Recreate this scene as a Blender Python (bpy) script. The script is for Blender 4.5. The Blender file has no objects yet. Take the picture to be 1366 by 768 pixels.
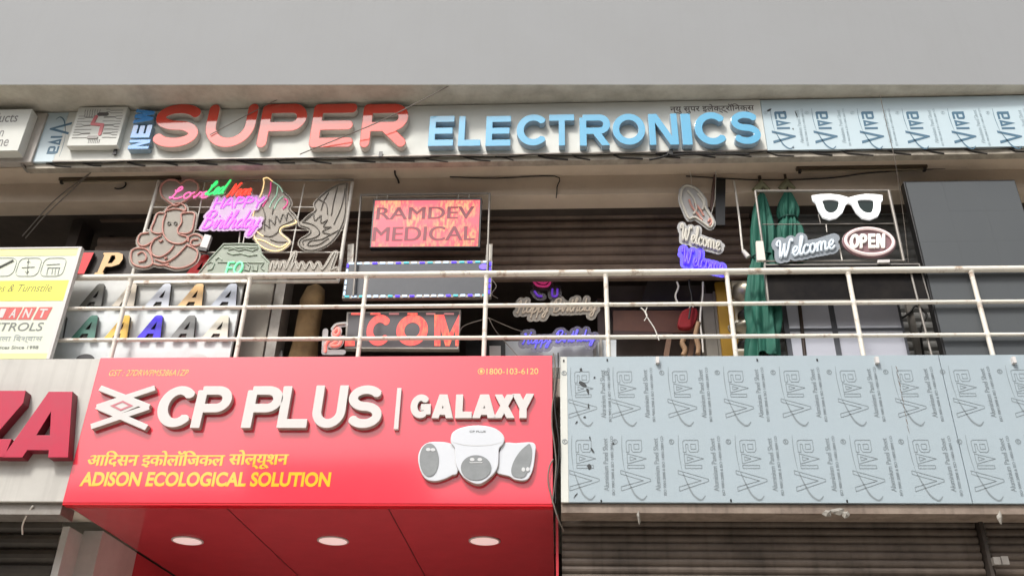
import bpy, math, random
import numpy as np
from mathutils import Matrix, Vector, noise as mnoise
random.seed(7)
SC = bpy.context.scene
COL = SC.collection
RAD = math.radians

# ------------------------------------------------------------------ camera
YAW, PITCH, ROLL, FPX = RAD(3.176), RAD(28.62), RAD(1.149), 1210.4
CX, CY = 683.0, 435.0
CAM = np.array([0.0, -8.0, 1.6])
_f = np.array([-math.sin(YAW)*math.cos(PITCH), math.cos(YAW)*math.cos(PITCH), math.sin(PITCH)])
_r0 = np.array([math.cos(YAW), math.sin(YAW), 0.0])
_u0 = np.cross(_r0, _f)
_r = _r0*math.cos(ROLL) + _u0*math.sin(ROLL)
_u = _u0*math.cos(ROLL) - _r0*math.sin(ROLL)
cd = bpy.data.cameras.new('camera')
cam = bpy.data.objects.new('camera', cd)
COL.objects.link(cam)
cam.matrix_world = Matrix(((_r[0], _u[0], -_f[0], CAM[0]), (_r[1], _u[1], -_f[1], CAM[1]),
                           (_r[2], _u[2], -_f[2], CAM[2]), (0, 0, 0, 1)))
cd.sensor_width = 36.0
cd.lens = 36.0*FPX/1366.0
cd.shift_y = (CY-384.0)/1366.0
cd.clip_end = 2000
SC.camera = cam

# ------------------------------------------------------------------ light
SUN_EL, SUN_AZ = 50.0, -28.0          # azimuth measured from the street side (-Y), negative = left
world = bpy.data.worlds.new('World')
SC.world = world
world.use_nodes = True
wn = world.node_tree
sky = wn.nodes.new('ShaderNodeTexSky')
sky.sky_type = 'NISHITA'
sky.sun_disc = False
sky.sun_elevation = RAD(SUN_EL)
sky.sun_rotation = RAD(180+SUN_AZ*-1.0)
sky.air_density = 1.0
sky.dust_density = 6.0
sky.ozone_density = 1.0
hs = wn.nodes.new('ShaderNodeHueSaturation')
hs.inputs['Saturation'].default_value = 0.35
wn.links.new(sky.outputs[0], hs.inputs['Color'])
wn.links.new(hs.outputs[0], wn.nodes['Background'].inputs['Color'])
wn.nodes['Background'].inputs['Strength'].default_value = 0.118
sd = bpy.data.lights.new('sun', 'SUN')
sd.energy = 2.0
sd.angle = RAD(10)
sd.color = (1.0, 0.96, 0.9)
sun = bpy.data.objects.new('sun', sd)
COL.objects.link(sun)
_d = Vector((-math.sin(RAD(SUN_AZ))*math.cos(RAD(SUN_EL)), math.cos(RAD(SUN_AZ))*math.cos(RAD(SUN_EL)), -math.sin(RAD(SUN_EL))))
sun.rotation_euler = _d.to_track_quat('-Z', 'Y').to_euler()
SC.view_settings.view_transform = 'Standard'
SC.view_settings.look = 'None'
SC.view_settings.exposure = 0.5
SC.view_settings.gamma = 1.0
SC.view_settings.use_curve_mapping = False

# ------------------------------------------------------------------ helpers
def P(px, py, Y=0.0):
    """The point where the line of sight of a photo pixel meets the vertical plane y = Y."""
    d = _f*FPX + _r*(px-CX) - _u*(py-CY)
    t = (Y-CAM[1])/d[1]
    return CAM + d*t

def lin(c):
    o = []
    for v in c:
        v = v/255.0
        o.append(v/12.92 if v <= 0.04045 else ((v+0.055)/1.055)**2.4)
    return (o[0], o[1], o[2], 1.0)

_mats = {}
def mat(name, c, rough=0.5, metal=0.0, dirt=0.0, dirt_c=(60, 52, 45), scale=3.0, streak=0.0, bump=0.0, bump_scale=60.0,
        lo=.38, hi=.72, spec=0.5, emit=None, es=1.0, alpha=1.0, coat=0.0, cior=1.5, crough=.04, ior=1.5, rvar=0.0):
    if name in _mats:
        return _mats[name]
    m = bpy.data.materials.new(name)
    m.use_nodes = True
    nt = m.node_tree
    b = nt.nodes['Principled BSDF']
    L = nt.links.new
    col = lin(c)
    b.inputs['Base Color'].default_value = col
    b.inputs['Roughness'].default_value = rough
    b.inputs['Metallic'].default_value = metal
    b.inputs['IOR'].default_value = ior
    b.inputs['Specular IOR Level'].default_value = spec
    b.inputs['Alpha'].default_value = alpha
    if coat:
        b.inputs['Coat Weight'].default_value = coat
        b.inputs['Coat Roughness'].default_value = crough
        b.inputs['Coat IOR'].default_value = cior
    if emit:
        b.inputs['Emission Color'].default_value = lin(emit)
        b.inputs['Emission Strength'].default_value = es
    if dirt > 0 or rvar > 0 or bump > 0:
        tc = nt.nodes.new('ShaderNodeTexCoord')
        n1 = nt.nodes.new('ShaderNodeTexNoise')
        n1.inputs['Scale'].default_value = scale
        n1.inputs['Detail'].default_value = 7.0
        n1.inputs['Roughness'].default_value = 0.65
        L(tc.outputs['Object'], n1.inputs['Vector'])
        ramp = nt.nodes.new('ShaderNodeMapRange')
        ramp.inputs['From Min'].default_value = lo
        ramp.inputs['From Max'].default_value = hi
        L(n1.outputs['Fac'], ramp.inputs['Value'])
        fac = ramp.outputs[0]
        if streak > 0:
            mp = nt.nodes.new('ShaderNodeMapping')
            mp.inputs['Scale'].default_value = (9.0, 9.0, 0.5)
            n2 = nt.nodes.new('ShaderNodeTexNoise')
            n2.inputs['Scale'].default_value = 1.6
            n2.inputs['Detail'].default_value = 6.0
            L(tc.outputs['Object'], mp.inputs['Vector'])
            L(mp.outputs[0], n2.inputs['Vector'])
            r2 = nt.nodes.new('ShaderNodeMapRange')
            r2.inputs['From Min'].default_value = 0.5
            r2.inputs['From Max'].default_value = 0.78
            r2.inputs['To Max'].default_value = streak
            L(n2.outputs['Fac'], r2.inputs['Value'])
            ad = nt.nodes.new('ShaderNodeMath')
            ad.operation = 'ADD'
            ad.use_clamp = True
            L(fac, ad.inputs[0]); L(r2.outputs[0], ad.inputs[1])
            fac = ad.outputs[0]
        mul = nt.nodes.new('ShaderNodeMath')
        mul.operation = 'MULTIPLY'
        mul.inputs[1].default_value = dirt
        L(fac, mul.inputs[0])
        mx = nt.nodes.new('ShaderNodeMix')
        mx.data_type = 'RGBA'
        mx.inputs['A'].default_value = col
        mx.inputs['B'].default_value = lin(dirt_c)
        L(mul.outputs[0], mx.inputs['Factor'])
        L(mx.outputs['Result'], b.inputs['Base Color'])
        if rvar > 0:
            r3 = nt.nodes.new('ShaderNodeMapRange')
            r3.inputs['To Min'].default_value = rough
            r3.inputs['To Max'].default_value = min(1.0, rough+rvar)
            L(n1.outputs['Fac'], r3.inputs['Value'])
            L(r3.outputs[0], b.inputs['Roughness'])
        if bump > 0:
            n4 = nt.nodes.new('ShaderNodeTexNoise')
            n4.inputs['Scale'].default_value = bump_scale
            n4.inputs['Detail'].default_value = 5.0
            L(tc.outputs['Object'], n4.inputs['Vector'])
            bp = nt.nodes.new('ShaderNodeBump')
            bp.inputs['Strength'].default_value = bump
            bp.inputs['Distance'].default_value = 0.01
            L(n4.outputs['Fac'], bp.inputs['Height'])
            L(bp.outputs[0], b.inputs['Normal'])
    _mats[name] = m
    return m

class MB:
    """Collects faces for ONE mesh, written in world coordinates."""
    def __init__(s):
        s.v = []; s.f = []; s.m = []; s.sm = []
    def add(s, verts, faces, mi=0, smooth=False):
        o = len(s.v)
        s.v += [tuple(float(a) for a in p) for p in verts]
        for f in faces:
            s.f.append(tuple(i+o for i in f)); s.m.append(mi); s.sm.append(smooth)
        return s
    def box(s, x0, x1, y0, y1, z0, z1, mi=0):
        x0, x1 = sorted((x0, x1)); y0, y1 = sorted((y0, y1)); z0, z1 = sorted((z0, z1))
        v = [(x, y, z) for x in (x0, x1) for y in (y0, y1) for z in (z0, z1)]
        return s.add(v, [(0, 1, 3, 2), (4, 6, 7, 5), (0, 4, 5, 1), (2, 3, 7, 6), (0, 2, 6, 4), (1, 5, 7, 3)], mi)
    def quad(s, a, b, c, d, mi=0):
        return s.add([a, b, c, d], [(0, 1, 2, 3)], mi)
    def slab(s, corners, depth, mi=0):
        """corners: four points (on a vertical plane), pushed back by depth in +y."""
        a = [tuple(c) for c in corners]
        b = [(c[0], c[1]+depth, c[2]) for c in corners]
        return s.add(a+b, [(0, 1, 2, 3), (7, 6, 5, 4), (0, 4, 5, 1), (1, 5, 6, 2), (2, 6, 7, 3), (3, 7, 4, 0)], mi)
    def tube(s, pts, r, n=8, closed=False, mi=0):
        pts = [np.array(p, float) for p in pts]
        q = [pts[0]]
        for p in pts[1:]:
            if np.linalg.norm(p-q[-1]) > 1e-5: q.append(p)
        pts = q
        if closed and np.linalg.norm(pts[0]-pts[-1]) < 1e-5: pts.pop()
        k = len(pts)
        if k < 2: return s
        T = []
        for i in range(k):
            a = pts[(i-1) % k] if (closed or i > 0) else pts[i]
            b = pts[(i+1) % k] if (closed or i < k-1) else pts[i]
            t = b-a; l = np.linalg.norm(t)
            T.append(t/l if l > 1e-9 else np.array([0, 0, 1.0]))
        up = np.array([0, 1.0, 0]) if abs(T[0][1]) < 0.9 else np.array([1.0, 0, 0])
        N = up-T[0]*(up@T[0]); N /= np.linalg.norm(N)
        v = []
        for i in range(k):
            N = N-T[i]*(N@T[i]); ln = np.linalg.norm(N)
            N = N/ln if ln > 1e-6 else np.array([0, 1.0, 0])
            B = np.cross(T[i], N)
            rr = r[i] if isinstance(r, (list, tuple)) else r
            for j in range(n):
                a = 2*math.pi*j/n
                v.append(pts[i]+(N*math.cos(a)+B*math.sin(a))*rr)
        f = []
        for i in range(k if closed else k-1):
            for j in range(n):
                i2 = (i+1) % k; j2 = (j+1) % n
                f.append((i*n+j, i*n+j2, i2*n+j2, i2*n+j))
        s.add(v, f, mi, True)
        if not closed:
            s.add(v[:n], [tuple(range(n))[::-1]], mi)
            s.add(v[-n:], [tuple(range(n))], mi)
        return s
    def lathe(s, cx, cy, prof, n=20, mi=0, z0=0.0):
        v = []; f = []
        for (r, z) in prof:
            for j in range(n):
                a = 2*math.pi*j/n
                v.append((cx+r*math.cos(a), cy+r*math.sin(a), z0+z))
        for i in range(len(prof)-1):
            for j in range(n):
                f.append((i*n+j, i*n+(j+1) % n, (i+1)*n+(j+1) % n, (i+1)*n+j))
        return s.add(v, f, mi, True)
    def corrugated(s, x0, x1, y, z0, z1, pitch=0.11, amp=0.022, mi=0):
        prof = []
        z = z0
        while z < z1:
            for t, o in ((0, 0), (0.08, 0.25), (0.3, 0.85), (0.55, 1), (0.8, 0.8), (0.93, 0.3)):
                zz = z+t*pitch
                if zz <= z1: prof.append((y-amp*o, zz))
            z += pitch
        v = []
        for (yy, zz) in prof:
            v += [(x0, yy, zz), (x1, yy, zz)]
        return s.add(v, [(2*i, 2*i+1, 2*i+3, 2*i+2) for i in range(len(prof)-1)], mi)
    def shape(s, loops, yf, depth, mi=0, side=None, bevel=0.0):
        """Filled 2D outline (x, z loops, holes allowed) standing in the plane y = yf, thickness depth backwards."""
        v, f = fill(loops, depth, bevel)
        o = [(p[0], yf+depth/2.0-p[2], p[1]) for p in v]
        fr = []; sd_ = []
        for q in f:
            a, b, c = (np.array(o[q[0]]), np.array(o[q[1]]), np.array(o[q[2]]))
            nn = np.cross(b-a, c-a); l = np.linalg.norm(nn)
            (fr if l > 0 and abs(nn[1])/l > 0.9 else sd_).append(tuple(q))
        k = len(s.v)
        s.v += [tuple(map(float, p)) for p in o]
        for q in fr: s.f.append(tuple(i+k for i in q)); s.m.append(mi); s.sm.append(False)
        for q in sd_: s.f.append(tuple(i+k for i in q)); s.m.append(mi if side is None else side); s.sm.append(False)
        return s
    def build(s, name, mats, parent=None, label=None, bevel=0.0):
        me = bpy.data.meshes.new(name)
        org = ORG.get(parent.name, (0, 0, 0)) if parent else (0, 0, 0)
        me.from_pydata([(a-org[0], b-org[1], c-org[2]) for a, b, c in s.v], [], s.f)
        if not isinstance(mats, (list, tuple)): mats = [mats]
        for m in mats: me.materials.append(m)
        me.polygons.foreach_set('material_index', [min(i, len(mats)-1) for i in s.m])
        me.polygons.foreach_set('use_smooth', s.sm)
        me.update()
        o = bpy.data.objects.new(name, me)
        COL.objects.link(o)
        if parent:
            o.parent = parent
            ORG[o.name] = org
        if label: o['label'] = label
        if bevel > 0:
            md = o.modifiers.new('edge', 'BEVEL')
            md.width = bevel; md.segments = 2; md.limit_method = 'ANGLE'
        return o
ORG = {}

def fill(loops, depth, bevel=0.0):
    cu = bpy.data.curves.new('outline', 'CURVE')
    cu.dimensions = '2D'; cu.fill_mode = 'BOTH'
    cu.extrude = max(0.0, depth/2.0-bevel); cu.bevel_depth = bevel; cu.bevel_resolution = 1
    for lp in loops:
        sp = cu.splines.new('POLY')
        sp.points.add(len(lp)-1)
        sp.points.foreach_set('co', [c for p in lp for c in (float(p[0]), float(p[1]), 0.0, 1.0)])
        sp.use_cyclic_u = True
    ob = bpy.data.objects.new('outline', cu)
    me = bpy.data.meshes.new_from_object(ob)
    v = [tuple(p.co) for p in me.vertices]
    f = [tuple(p.vertices) for p in me.polygons]
    bpy.data.objects.remove(ob); bpy.data.meshes.remove(me); bpy.data.curves.remove(cu)
    return v, f

def text_geo(txt, offset=0.0, depth=0.002):
    cu = bpy.data.curves.new('lettering', 'FONT')
    cu.body = txt; cu.offset = offset; cu.extrude = 0.1; cu.resolution_u = 5
    ob = bpy.data.objects.new('lettering', cu)
    me = bpy.data.meshes.new_from_object(ob)
    v = np.array([tuple(p.co) for p in me.vertices]); f = [tuple(p.vertices) for p in me.polygons]
    bpy.data.objects.remove(ob); bpy.data.meshes.remove(me); bpy.data.curves.remove(cu)
    return v, f

def put_text(mb, txt, x0, x1, z0, z1, yf, depth=0.002, offset=0.0, shear=0.0, mi=0, side=None, rot=False, keep_h=False):
    """Lettering fitted to the box x0..x1, z0..z1 standing in the plane y = yf (front) with the given depth behind it."""
    v, f = text_geo(txt, offset)
    if keep_h == 'caps':
        lo, hi = 0.0, 0.69
    else:
        lo, hi = v[:, 1].min(), v[:, 1].max()
    a = v[:, 0].min(); b = v[:, 0].max()
    u = (v[:, 0]-a)/(b-a); w = (v[:, 1]-lo)/(hi-lo)
    yy = np.where(v[:, 2] > 0, yf, yf+depth)
    if rot:      # reads upwards
        X = x1-w*(x1-x0); Z = z0+u*(z1-z0)
    else:
        X = x0+u*(x1-x0)+(w-0.5)*shear*(z1-z0); Z = z0+w*(z1-z0)
    o = np.stack([X, yy, Z], 1)
    k = len(mb.v)
    mb.v += [tuple(map(float, p)) for p in o]
    for q in f:
        n = np.cross(o[q[1]]-o[q[0]], o[q[2]]-o[q[0]]); l = np.linalg.norm(n)
        front = l > 0 and abs(n[1])/l > 0.9
        mb.f.append(tuple(i+k for i in q)); mb.m.append(mi if (front or side is None) else side); mb.sm.append(False)
    return mb

def pbox(xl, xr, yt, yb, Y):
    """photo box -> x0, x1, z0, z1 on the plane y = Y"""
    xm, ym = (xl+xr)/2, (yt+yb)/2
    return P(xl, ym, Y)[0], P(xr, ym, Y)[0], P(xm, yb, Y)[2], P(xm, yt, Y)[2]

def smooth(pts, closed=False, k=5):
    pts = [np.array(p, float) for p in pts]
    n = len(pts)
    if n < 3: return pts
    out = []
    for i in range(n if closed else n-1):
        p0 = pts[(i-1) % n] if (closed or i > 0) else 2*pts[0]-pts[1]
        p1 = pts[i]; p2 = pts[(i+1) % n]
        p3 = pts[(i+2) % n] if (closed or i+2 < n) else 2*pts[-1]-pts[-2]
        for j in range(k):
            t = j/k
            out.append(0.5*((2*p1)+(p2-p0)*t+(2*p0-5*p1+4*p2-p3)*t*t+(3*p1-p0-3*p2+p3)*t**3))
    if not closed: out.append(pts[-1])
    return out

# ---- signed distance outlines
def seg_dist(X, Z, pl):
    d = np.full(X.shape, 1e9)
    for a, b in zip(pl[:-1], pl[1:]):
        ax, az = a[0], a[1]; bx, bz = b[0]-ax, b[1]-az
        L2 = bx*bx+bz*bz
        if L2 < 1e-12: t = 0
        else: t = np.clip(((X-ax)*bx+(Z-az)*bz)/L2, 0, 1)
        d = np.minimum(d, (X-ax-bx*t)**2+(Z-az-bz*t)**2)
    return np.sqrt(d)

def butt(X, Z, pl, a):
    d = np.full(X.shape, 1e9)
    pl = [p for i, p in enumerate(pl) if i == 0 or abs(p[0]-pl[i-1][0])+abs(p[1]-pl[i-1][1]) > 1e-7]
    n = len(pl)
    closed = abs(pl[0][0]-pl[-1][0])+abs(pl[0][1]-pl[-1][1]) < 1e-9
    dirs = []
    for p, q in zip(pl[:-1], pl[1:]):
        v = np.array([q[0]-p[0], q[1]-p[1]]); dirs.append(v/np.linalg.norm(v))
    for i in range(n-1):
        p, q = np.array(pl[i]), np.array(pl[i+1])
        t = dirs[i]; L = np.linalg.norm(q-p)
        e0 = e1 = 0.0
        if i > 0 or closed:
            if dirs[i-1]@t < 0.77: e0 = a
        if i < n-2 or closed:
            if dirs[(i+1) % (n-1)]@t < 0.77: e1 = a
        u = (X-p[0])*t[0]+(Z-p[1])*t[1]; w = -(X-p[0])*t[1]+(Z-p[1])*t[0]
        d = np.minimum(d, np.maximum(np.maximum(-e0-u, u-L-e1), np.abs(w)-a))
        if (i > 0 or closed) and dirs[i-1]@t >= 0.77:
            d = np.minimum(d, np.hypot(X-p[0], Z-p[1])-a)
    return d

def contour(D, xs, zs, level=0.0):
    D = D-level
    D = np.pad(D, 1, constant_values=1.0)
    dx, dz = xs[1]-xs[0], zs[1]-zs[0]
    nz, nx = D.shape
    ins = D < 0
    code = ins[:-1, :-1]*1+ins[:-1, 1:]*2+ins[1:, 1:]*4+ins[1:, :-1]*8
    nxt = {}
    def ept(e):
        k, i, j = e
        if k == 0: a, b, p, q = D[i, j], D[i, j+1], (i, j), (i, j+1)
        else: a, b, p, q = D[i, j], D[i+1, j], (i, j), (i+1, j)
        t = a/(a-b)
        ii = p[0]+(q[0]-p[0])*t; jj = p[1]+(q[1]-p[1])*t
        return (xs[0]+(jj-1)*dx, zs[0]+(ii-1)*dz)
    tab = {1: [(3, 0)], 2: [(0, 1)], 3: [(3, 1)], 4: [(1, 2)], 5: [(3, 0), (1, 2)], 6: [(0, 2)], 7: [(3, 2)], 8: [(2, 3)], 9: [(2, 0)],
           10: [(0, 1), (2, 3)], 11: [(2, 1)], 12: [(1, 3)], 13: [(1, 0)], 14: [(0, 3)]}
    for i, j in zip(*np.where((code > 0) & (code < 15))):
        E = {0: (0, i, j), 1: (1, i, j+1), 2: (0, i+1, j), 3: (1, i, j)}
        for a, b in tab[int(code[i, j])]:
            nxt[E[a]] = E[b]
    loops = []
    while nxt:
        s0 = next(iter(nxt)); e = s0; lp = []
        while e in nxt:
            lp.append(ept(e)); e = nxt.pop(e)
        if len(lp) > 5: loops.append(simplify(lp, 0.12*dx))
    return loops

def simplify(lp, tol):
    pts = np.array(lp)
    n = len(pts)
    keep = np.zeros(n, bool)
    far = int(np.argmax(((pts-pts[0])**2).sum(1)))
    keep[0] = keep[far] = True
    st = [(0, far), (far, n)]
    while st:
        a, b = st.pop()
        if b-a < 2: continue
        p, q = pts[a], pts[b % n]
        d = q-p; L = np.linalg.norm(d)
        seg = pts[a+1:b]
        if L < 1e-12: dist = np.linalg.norm(seg-p, axis=1)
        else: dist = np.abs((seg[:, 0]-p[0])*d[1]-(seg[:, 1]-p[1])*d[0])/L
        k = int(np.argmax(dist))
        if dist[k] > tol:
            keep[a+1+k] = True; st += [(a, a+1+k), (a+1+k, b)]
    return [tuple(p) for p in pts[keep]]

def area(lp):
    a = 0
    for (x0, z0), (x1, z1) in zip(lp, lp[1:]+lp[:1]): a += x0*z1-x1*z0
    return a/2

def backer(polys, r, holes=False, res=110):
    """outline hugging a set of (x, z) polylines at distance r"""
    allp = np.array([p for pl in polys for p in pl])
    x0, z0 = allp.min(0)-r*1.4; x1, z1 = allp.max(0)+r*1.4
    h = max(x1-x0, z1-z0)/res
    xs = np.arange(x0, x1+h, h); zs = np.arange(z0, z1+h, h)
    X, Z = np.meshgrid(xs, zs)
    D = np.full(X.shape, 1e9)
    for pl in polys: D = np.minimum(D, seg_dist(X, Z, pl))
    lps = contour(D, xs, zs, r)
    if not holes and lps:
        sg = np.sign(area(max(lps, key=lambda l: abs(area(l)))))
        lps = [l for l in lps if np.sign(area(l)) == sg]
    return lps

def arc(cx, cz, rx, rz, a0, a1, n=18):
    return [(cx+rx*math.cos(RAD(a0+(a1-a0)*i/n)), cz+rz*math.sin(RAD(a0+(a1-a0)*i/n))) for i in range(n+1)]

def glyph(ch, w, t, rnd=False, shear=0.0, res=80):
    """bold capital in the box 0..w, 0..1 with stroke width t -> outline loops"""
    a = t/2; e = a if rnd else 0.0
    S = []
    clip = not rnd
    sl = 0.0
    if ch == 'E': S = [[(w-e, 1-a), (a, 1-a), (a, a), (w-e, a)], [(a, .5), (w*.95-e, .5)]]
    elif ch == 'L': S = [[(a, 1-e), (a, a), (w-e, a)]]
    elif ch == 'T': S = [[(e, 1-a), (w-e, 1-a)], [(w/2, 1-a), (w/2, e)]]
    elif ch == 'I': S = [[(w/2, e), (w/2, 1-e)]]
    elif ch == 'N': S = [[(a, e), (a, 1-e)], [(w-a, e), (w-a, 1-e)], [(a*.9, 1+.1-e), (w-a*.9, -.1+e)]]
    elif ch == 'W': S = [[(a*1.1, 1-e+.05), (w*.3, -.02+e)], [(w*.3, -.02+e), (w*.5, 1.0)], [(w*.5, 1.0), (w*.7, -.02+e)], [(w*.7, -.02+e), (w-a*1.1, 1.05-e)]]
    elif ch == 'O': S = [arc(w/2, .5, w/2-a, .5-a, 0, 360, 40)]
    elif ch == 'C':
        S = [arc(w/2, .5, w/2-a, .5-a, 42, 318, 34)]
    elif ch == 'G':
        S = [arc(w/2, .5, w/2-a, .5-a, 45, 300, 32), [(w*.52, .46), (w-a, .46), (w-a, a*1.2)]]
    elif ch == 'S':
        rx = w/2-a; ry = (1-2*a)/4
        S = [arc(w/2, 1-a-ry, rx, ry, 28, 270, 26)+arc(w/2, a+ry, rx, ry, 90, -152, 26)[1:]]
    elif ch == 'P':
        ry = .275-a*.6; cz = 1-a-ry; rx = min(ry*1.05, w/2-a)
        S = [[(a, e), (a, 1-a)], [(a, 1-a), (w-a-rx, 1-a)]+arc(w-a-rx, cz, rx, ry, 90, -90, 18)+[(a, cz-ry)]]
    elif ch == 'R':
        ry = .275-a*.6; cz = 1-a-ry; rx = min(ry*1.05, w/2-a)
        S = [[(a, e), (a, 1-a)], [(a, 1-a), (w-a-rx, 1-a)]+arc(w-a-rx, cz, rx, ry, 90, -90, 18)+[(a, cz-ry)],
             [(w*.5, cz-ry), (w-a*1.05, (-.06 if not rnd else e))]]
    elif ch == 'U':
        rx = w/2-a
        S = [[(a, 1-e), (a, a+rx)]+arc(w/2, a+rx, rx, rx, 180, 360, 22)[1:]+[(w-a, 1-e)]]
    elif ch == 'A': S = [[(a*.95, -.06), (w/2, 1.08)], [(w/2, 1.08), (w-a*.95, -.06)], [(w*.25, .27), (w*.75, .27)]]
    elif ch == 'X': S = [[(a*1.0, -.05), (w-a*1.1, 1.05)], [(a*1.1, 1.05), (w-a*1.0, -.05)]]
    elif ch == 'Y': S = [[(a*1.0, 1.05), (w/2, .42)], [(w-a*1.0, 1.05), (w/2, .42)], [(w/2, .48), (w/2, 0)]]
    elif ch == 'Z': S = [[(0, 1-a), (w, 1-a)], [(0, a), (w, a)], [(w-a*1.2, 1-a), (a*1.2, a)]]
    h = max(1.0, w)/res
    xs = np.arange(-h*2, w+h*3, h); zs = np.arange(-h*2, 1+h*3, h)
    X, Z = np.meshgrid(xs, zs)
    D = np.full(X.shape, 1e9)
    for pl in S:
        D = np.minimum(D, (seg_dist(X, Z, pl)-a) if rnd else butt(X, Z, pl, a))
    if clip:
        D = np.maximum(D, np.maximum(-Z, Z-1)); D = np.maximum(D, np.maximum(-X, X-w))
    lps = contour(D, xs, zs)
    return [[(x+shear*(z-.5), z) for x, z in l] for l in lps]

def fit(lps, x0, x1, z0, z1):
    p = np.array([q for l in lps for q in l])
    a = p.min(0); b = p.max(0)
    return [[(x0+(x-a[0])/(b[0]-a[0])*(x1-x0), z0+(z-a[1])/(b[1]-a[1])*(z1-z0)) for x, z in l] for l in lps]

def tag(o, label=None, cat=None, group=None, kind=None):
    if label: o['label'] = label
    if cat: o['category'] = cat
    if group: o['group'] = group
    if kind: o['kind'] = kind
    return o
def thing(name, label, cat, loc=(0, 0, 0), group=None):
    o = bpy.data.objects.new(name, None)
    o.empty_display_size = 0.1
    COL.objects.link(o)
    o.location = loc
    ORG[o.name] = tuple(float(c) for c in loc)
    return tag(o, label, cat, group)
def copy_tree(o, delta, label, parent=None):
    c = o.copy(); COL.objects.link(c)
    ORG[c.name] = tuple(a+b for a, b in zip(ORG.get(o.name, (0, 0, 0)), delta))
    if parent is None:
        c.location = Vector(o.location)+Vector(delta)
        c['label'] = label
    else: c.parent = parent
    for ch in list(o.children): copy_tree(ch, (0, 0, 0), None, c)
    return c

# ------------------------------------------------------------------ materials
M_concrete = mat('weathered concrete', (200, 196, 184), .85, dirt=.6, dirt_c=(136, 130, 118), scale=3.5, bump=.35, bump_scale=30)
M_parapet = mat('grey painted render', (147, 149, 151), .8, dirt=.12, dirt_c=(128, 128, 125), scale=1.2, streak=.5, bump=.12, bump_scale=90)
M_beam = mat('cream distemper', (206, 190, 172), .85, dirt=.5, dirt_c=(168, 152, 136), scale=1.6, bump=.2)
M_wall = mat('plain plaster', (170, 166, 156), .85, dirt=.4, dirt_c=(120, 112, 100), scale=1.8, bump=.2)
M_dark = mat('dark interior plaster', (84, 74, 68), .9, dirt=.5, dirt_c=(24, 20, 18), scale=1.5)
M_shut = mat('brown enamel shutter', (132, 113, 99), .45, dirt=.6, dirt_c=(80, 64, 55), scale=2.5, streak=.4, rvar=.2)
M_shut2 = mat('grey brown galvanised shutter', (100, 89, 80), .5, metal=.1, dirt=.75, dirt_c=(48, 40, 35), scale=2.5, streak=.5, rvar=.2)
M_whiteacp = mat('white composite panel', (214, 216, 210), .5, spec=.25, dirt=.14, dirt_c=(160, 155, 145), scale=1.6, streak=.25, rvar=.1)
M_film = mat('pale blue protective film', (164, 178, 186), .22, dirt=.22, dirt_c=(152, 164, 168), scale=2.4, streak=.3, rvar=.25, bump=.25, bump_scale=5)
M_film2 = mat('pale blue film upper', (190, 208, 216), .3, dirt=.2, dirt_c=(168, 182, 188), scale=2.4, rvar=.2)
M_ink = mat('grey film ink', (130, 140, 145), .5)
M_ink2 = mat('slate blue film ink', (78, 112, 134), .6)
M_inkd = mat('black scuff', (58, 62, 64), .7)
M_redacp = mat('glossy red composite panel', (234, 58, 78), .12, spec=.5, dirt=.14, dirt_c=(206, 66, 80), scale=1.5, streak=.3, rvar=.12, coat=1.0, cior=1.7, crough=.09)
M_redsoff = mat('glossy red soffit panel', (196, 70, 78), .06, dirt=.25, dirt_c=(146, 56, 62), scale=3.0, rvar=.12, spec=.7)
M_white = mat('white acrylic', (212, 209, 207), .25, dirt=.1, dirt_c=(190, 180, 172), scale=4, spec=.5)
M_return = mat('letter return grey', (178, 172, 165), .4, dirt=.3, dirt_c=(120, 110, 104), scale=6)
M_letred = mat('faded red acrylic', (204, 66, 50), .08, spec=.7, coat=.1, dirt=.2, dirt_c=(204, 90, 74), scale=3)
M_letblue = mat('sky blue acrylic', (92, 170, 208), .12, spec=.7, coat=.2, dirt=.25, dirt_c=(128, 176, 206), scale=4)
M_yellow = mat('yellow vinyl', (255, 190, 40), .2, coat=1.0, cior=1.7, dirt=.2, dirt_c=(250, 186, 50), scale=8)
M_paleyel = mat('pale yellow vinyl', (250, 200, 120), .3)
M_rail = mat('cream enamel paint', (226, 221, 210), .4, dirt=.75, dirt_c=(150, 118, 92), scale=7, lo=.56, hi=.68, rvar=.2, bump=.2, bump_scale=40)
M_steel = mat('grey painted steel', (150, 146, 140), .45, metal=.4, dirt=.4, dirt_c=(90, 76, 66), scale=8)
M_whitesteel = mat('white painted tube', (216, 212, 204), .4, dirt=.35, dirt_c=(150, 140, 126), scale=9)
M_black = mat('black plastic', (22, 22, 23), .35, dirt=.3, dirt_c=(50, 47, 44), scale=6)
M_cable = mat('black cable', (30, 28, 27), .6)
M_gcable = mat('grey cable', (112, 104, 96), .6)
M_wcable = mat('white cable', (214, 210, 202), .5)
M_clear = mat('grey clear acrylic', (196, 188, 176), .15, alpha=.48, dirt=.2, dirt_c=(160, 152, 140), scale=5)
M_clearw = mat('white clear acrylic', (205, 205, 205), .15, alpha=.6)
M_asphalt = mat('asphalt', (86, 86, 86), .9, dirt=.5, dirt_c=(84, 80, 76), scale=.6, bump=.4, bump_scale=60)
M_pave = mat('pale concrete paving', (186, 180, 170), .85, dirt=.4, dirt_c=(150, 145, 136), scale=1.2, bump=.25)

# ------------------------------------------------------------------ the setting
def struct(name, mb, m): return tag(mb.build(name, m), kind='structure')
struct('ground', MB().box(-60, 60, -60, 30, -.3, 0), M_pave)
struct('road', MB().box(-60, 60, -18.5, -6.2, 0.0, 0.004), M_asphalt)
struct('pavement', MB().box(-60, 60, -6.2, 0.6, 0.002, 0.14), M_pave)

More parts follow.
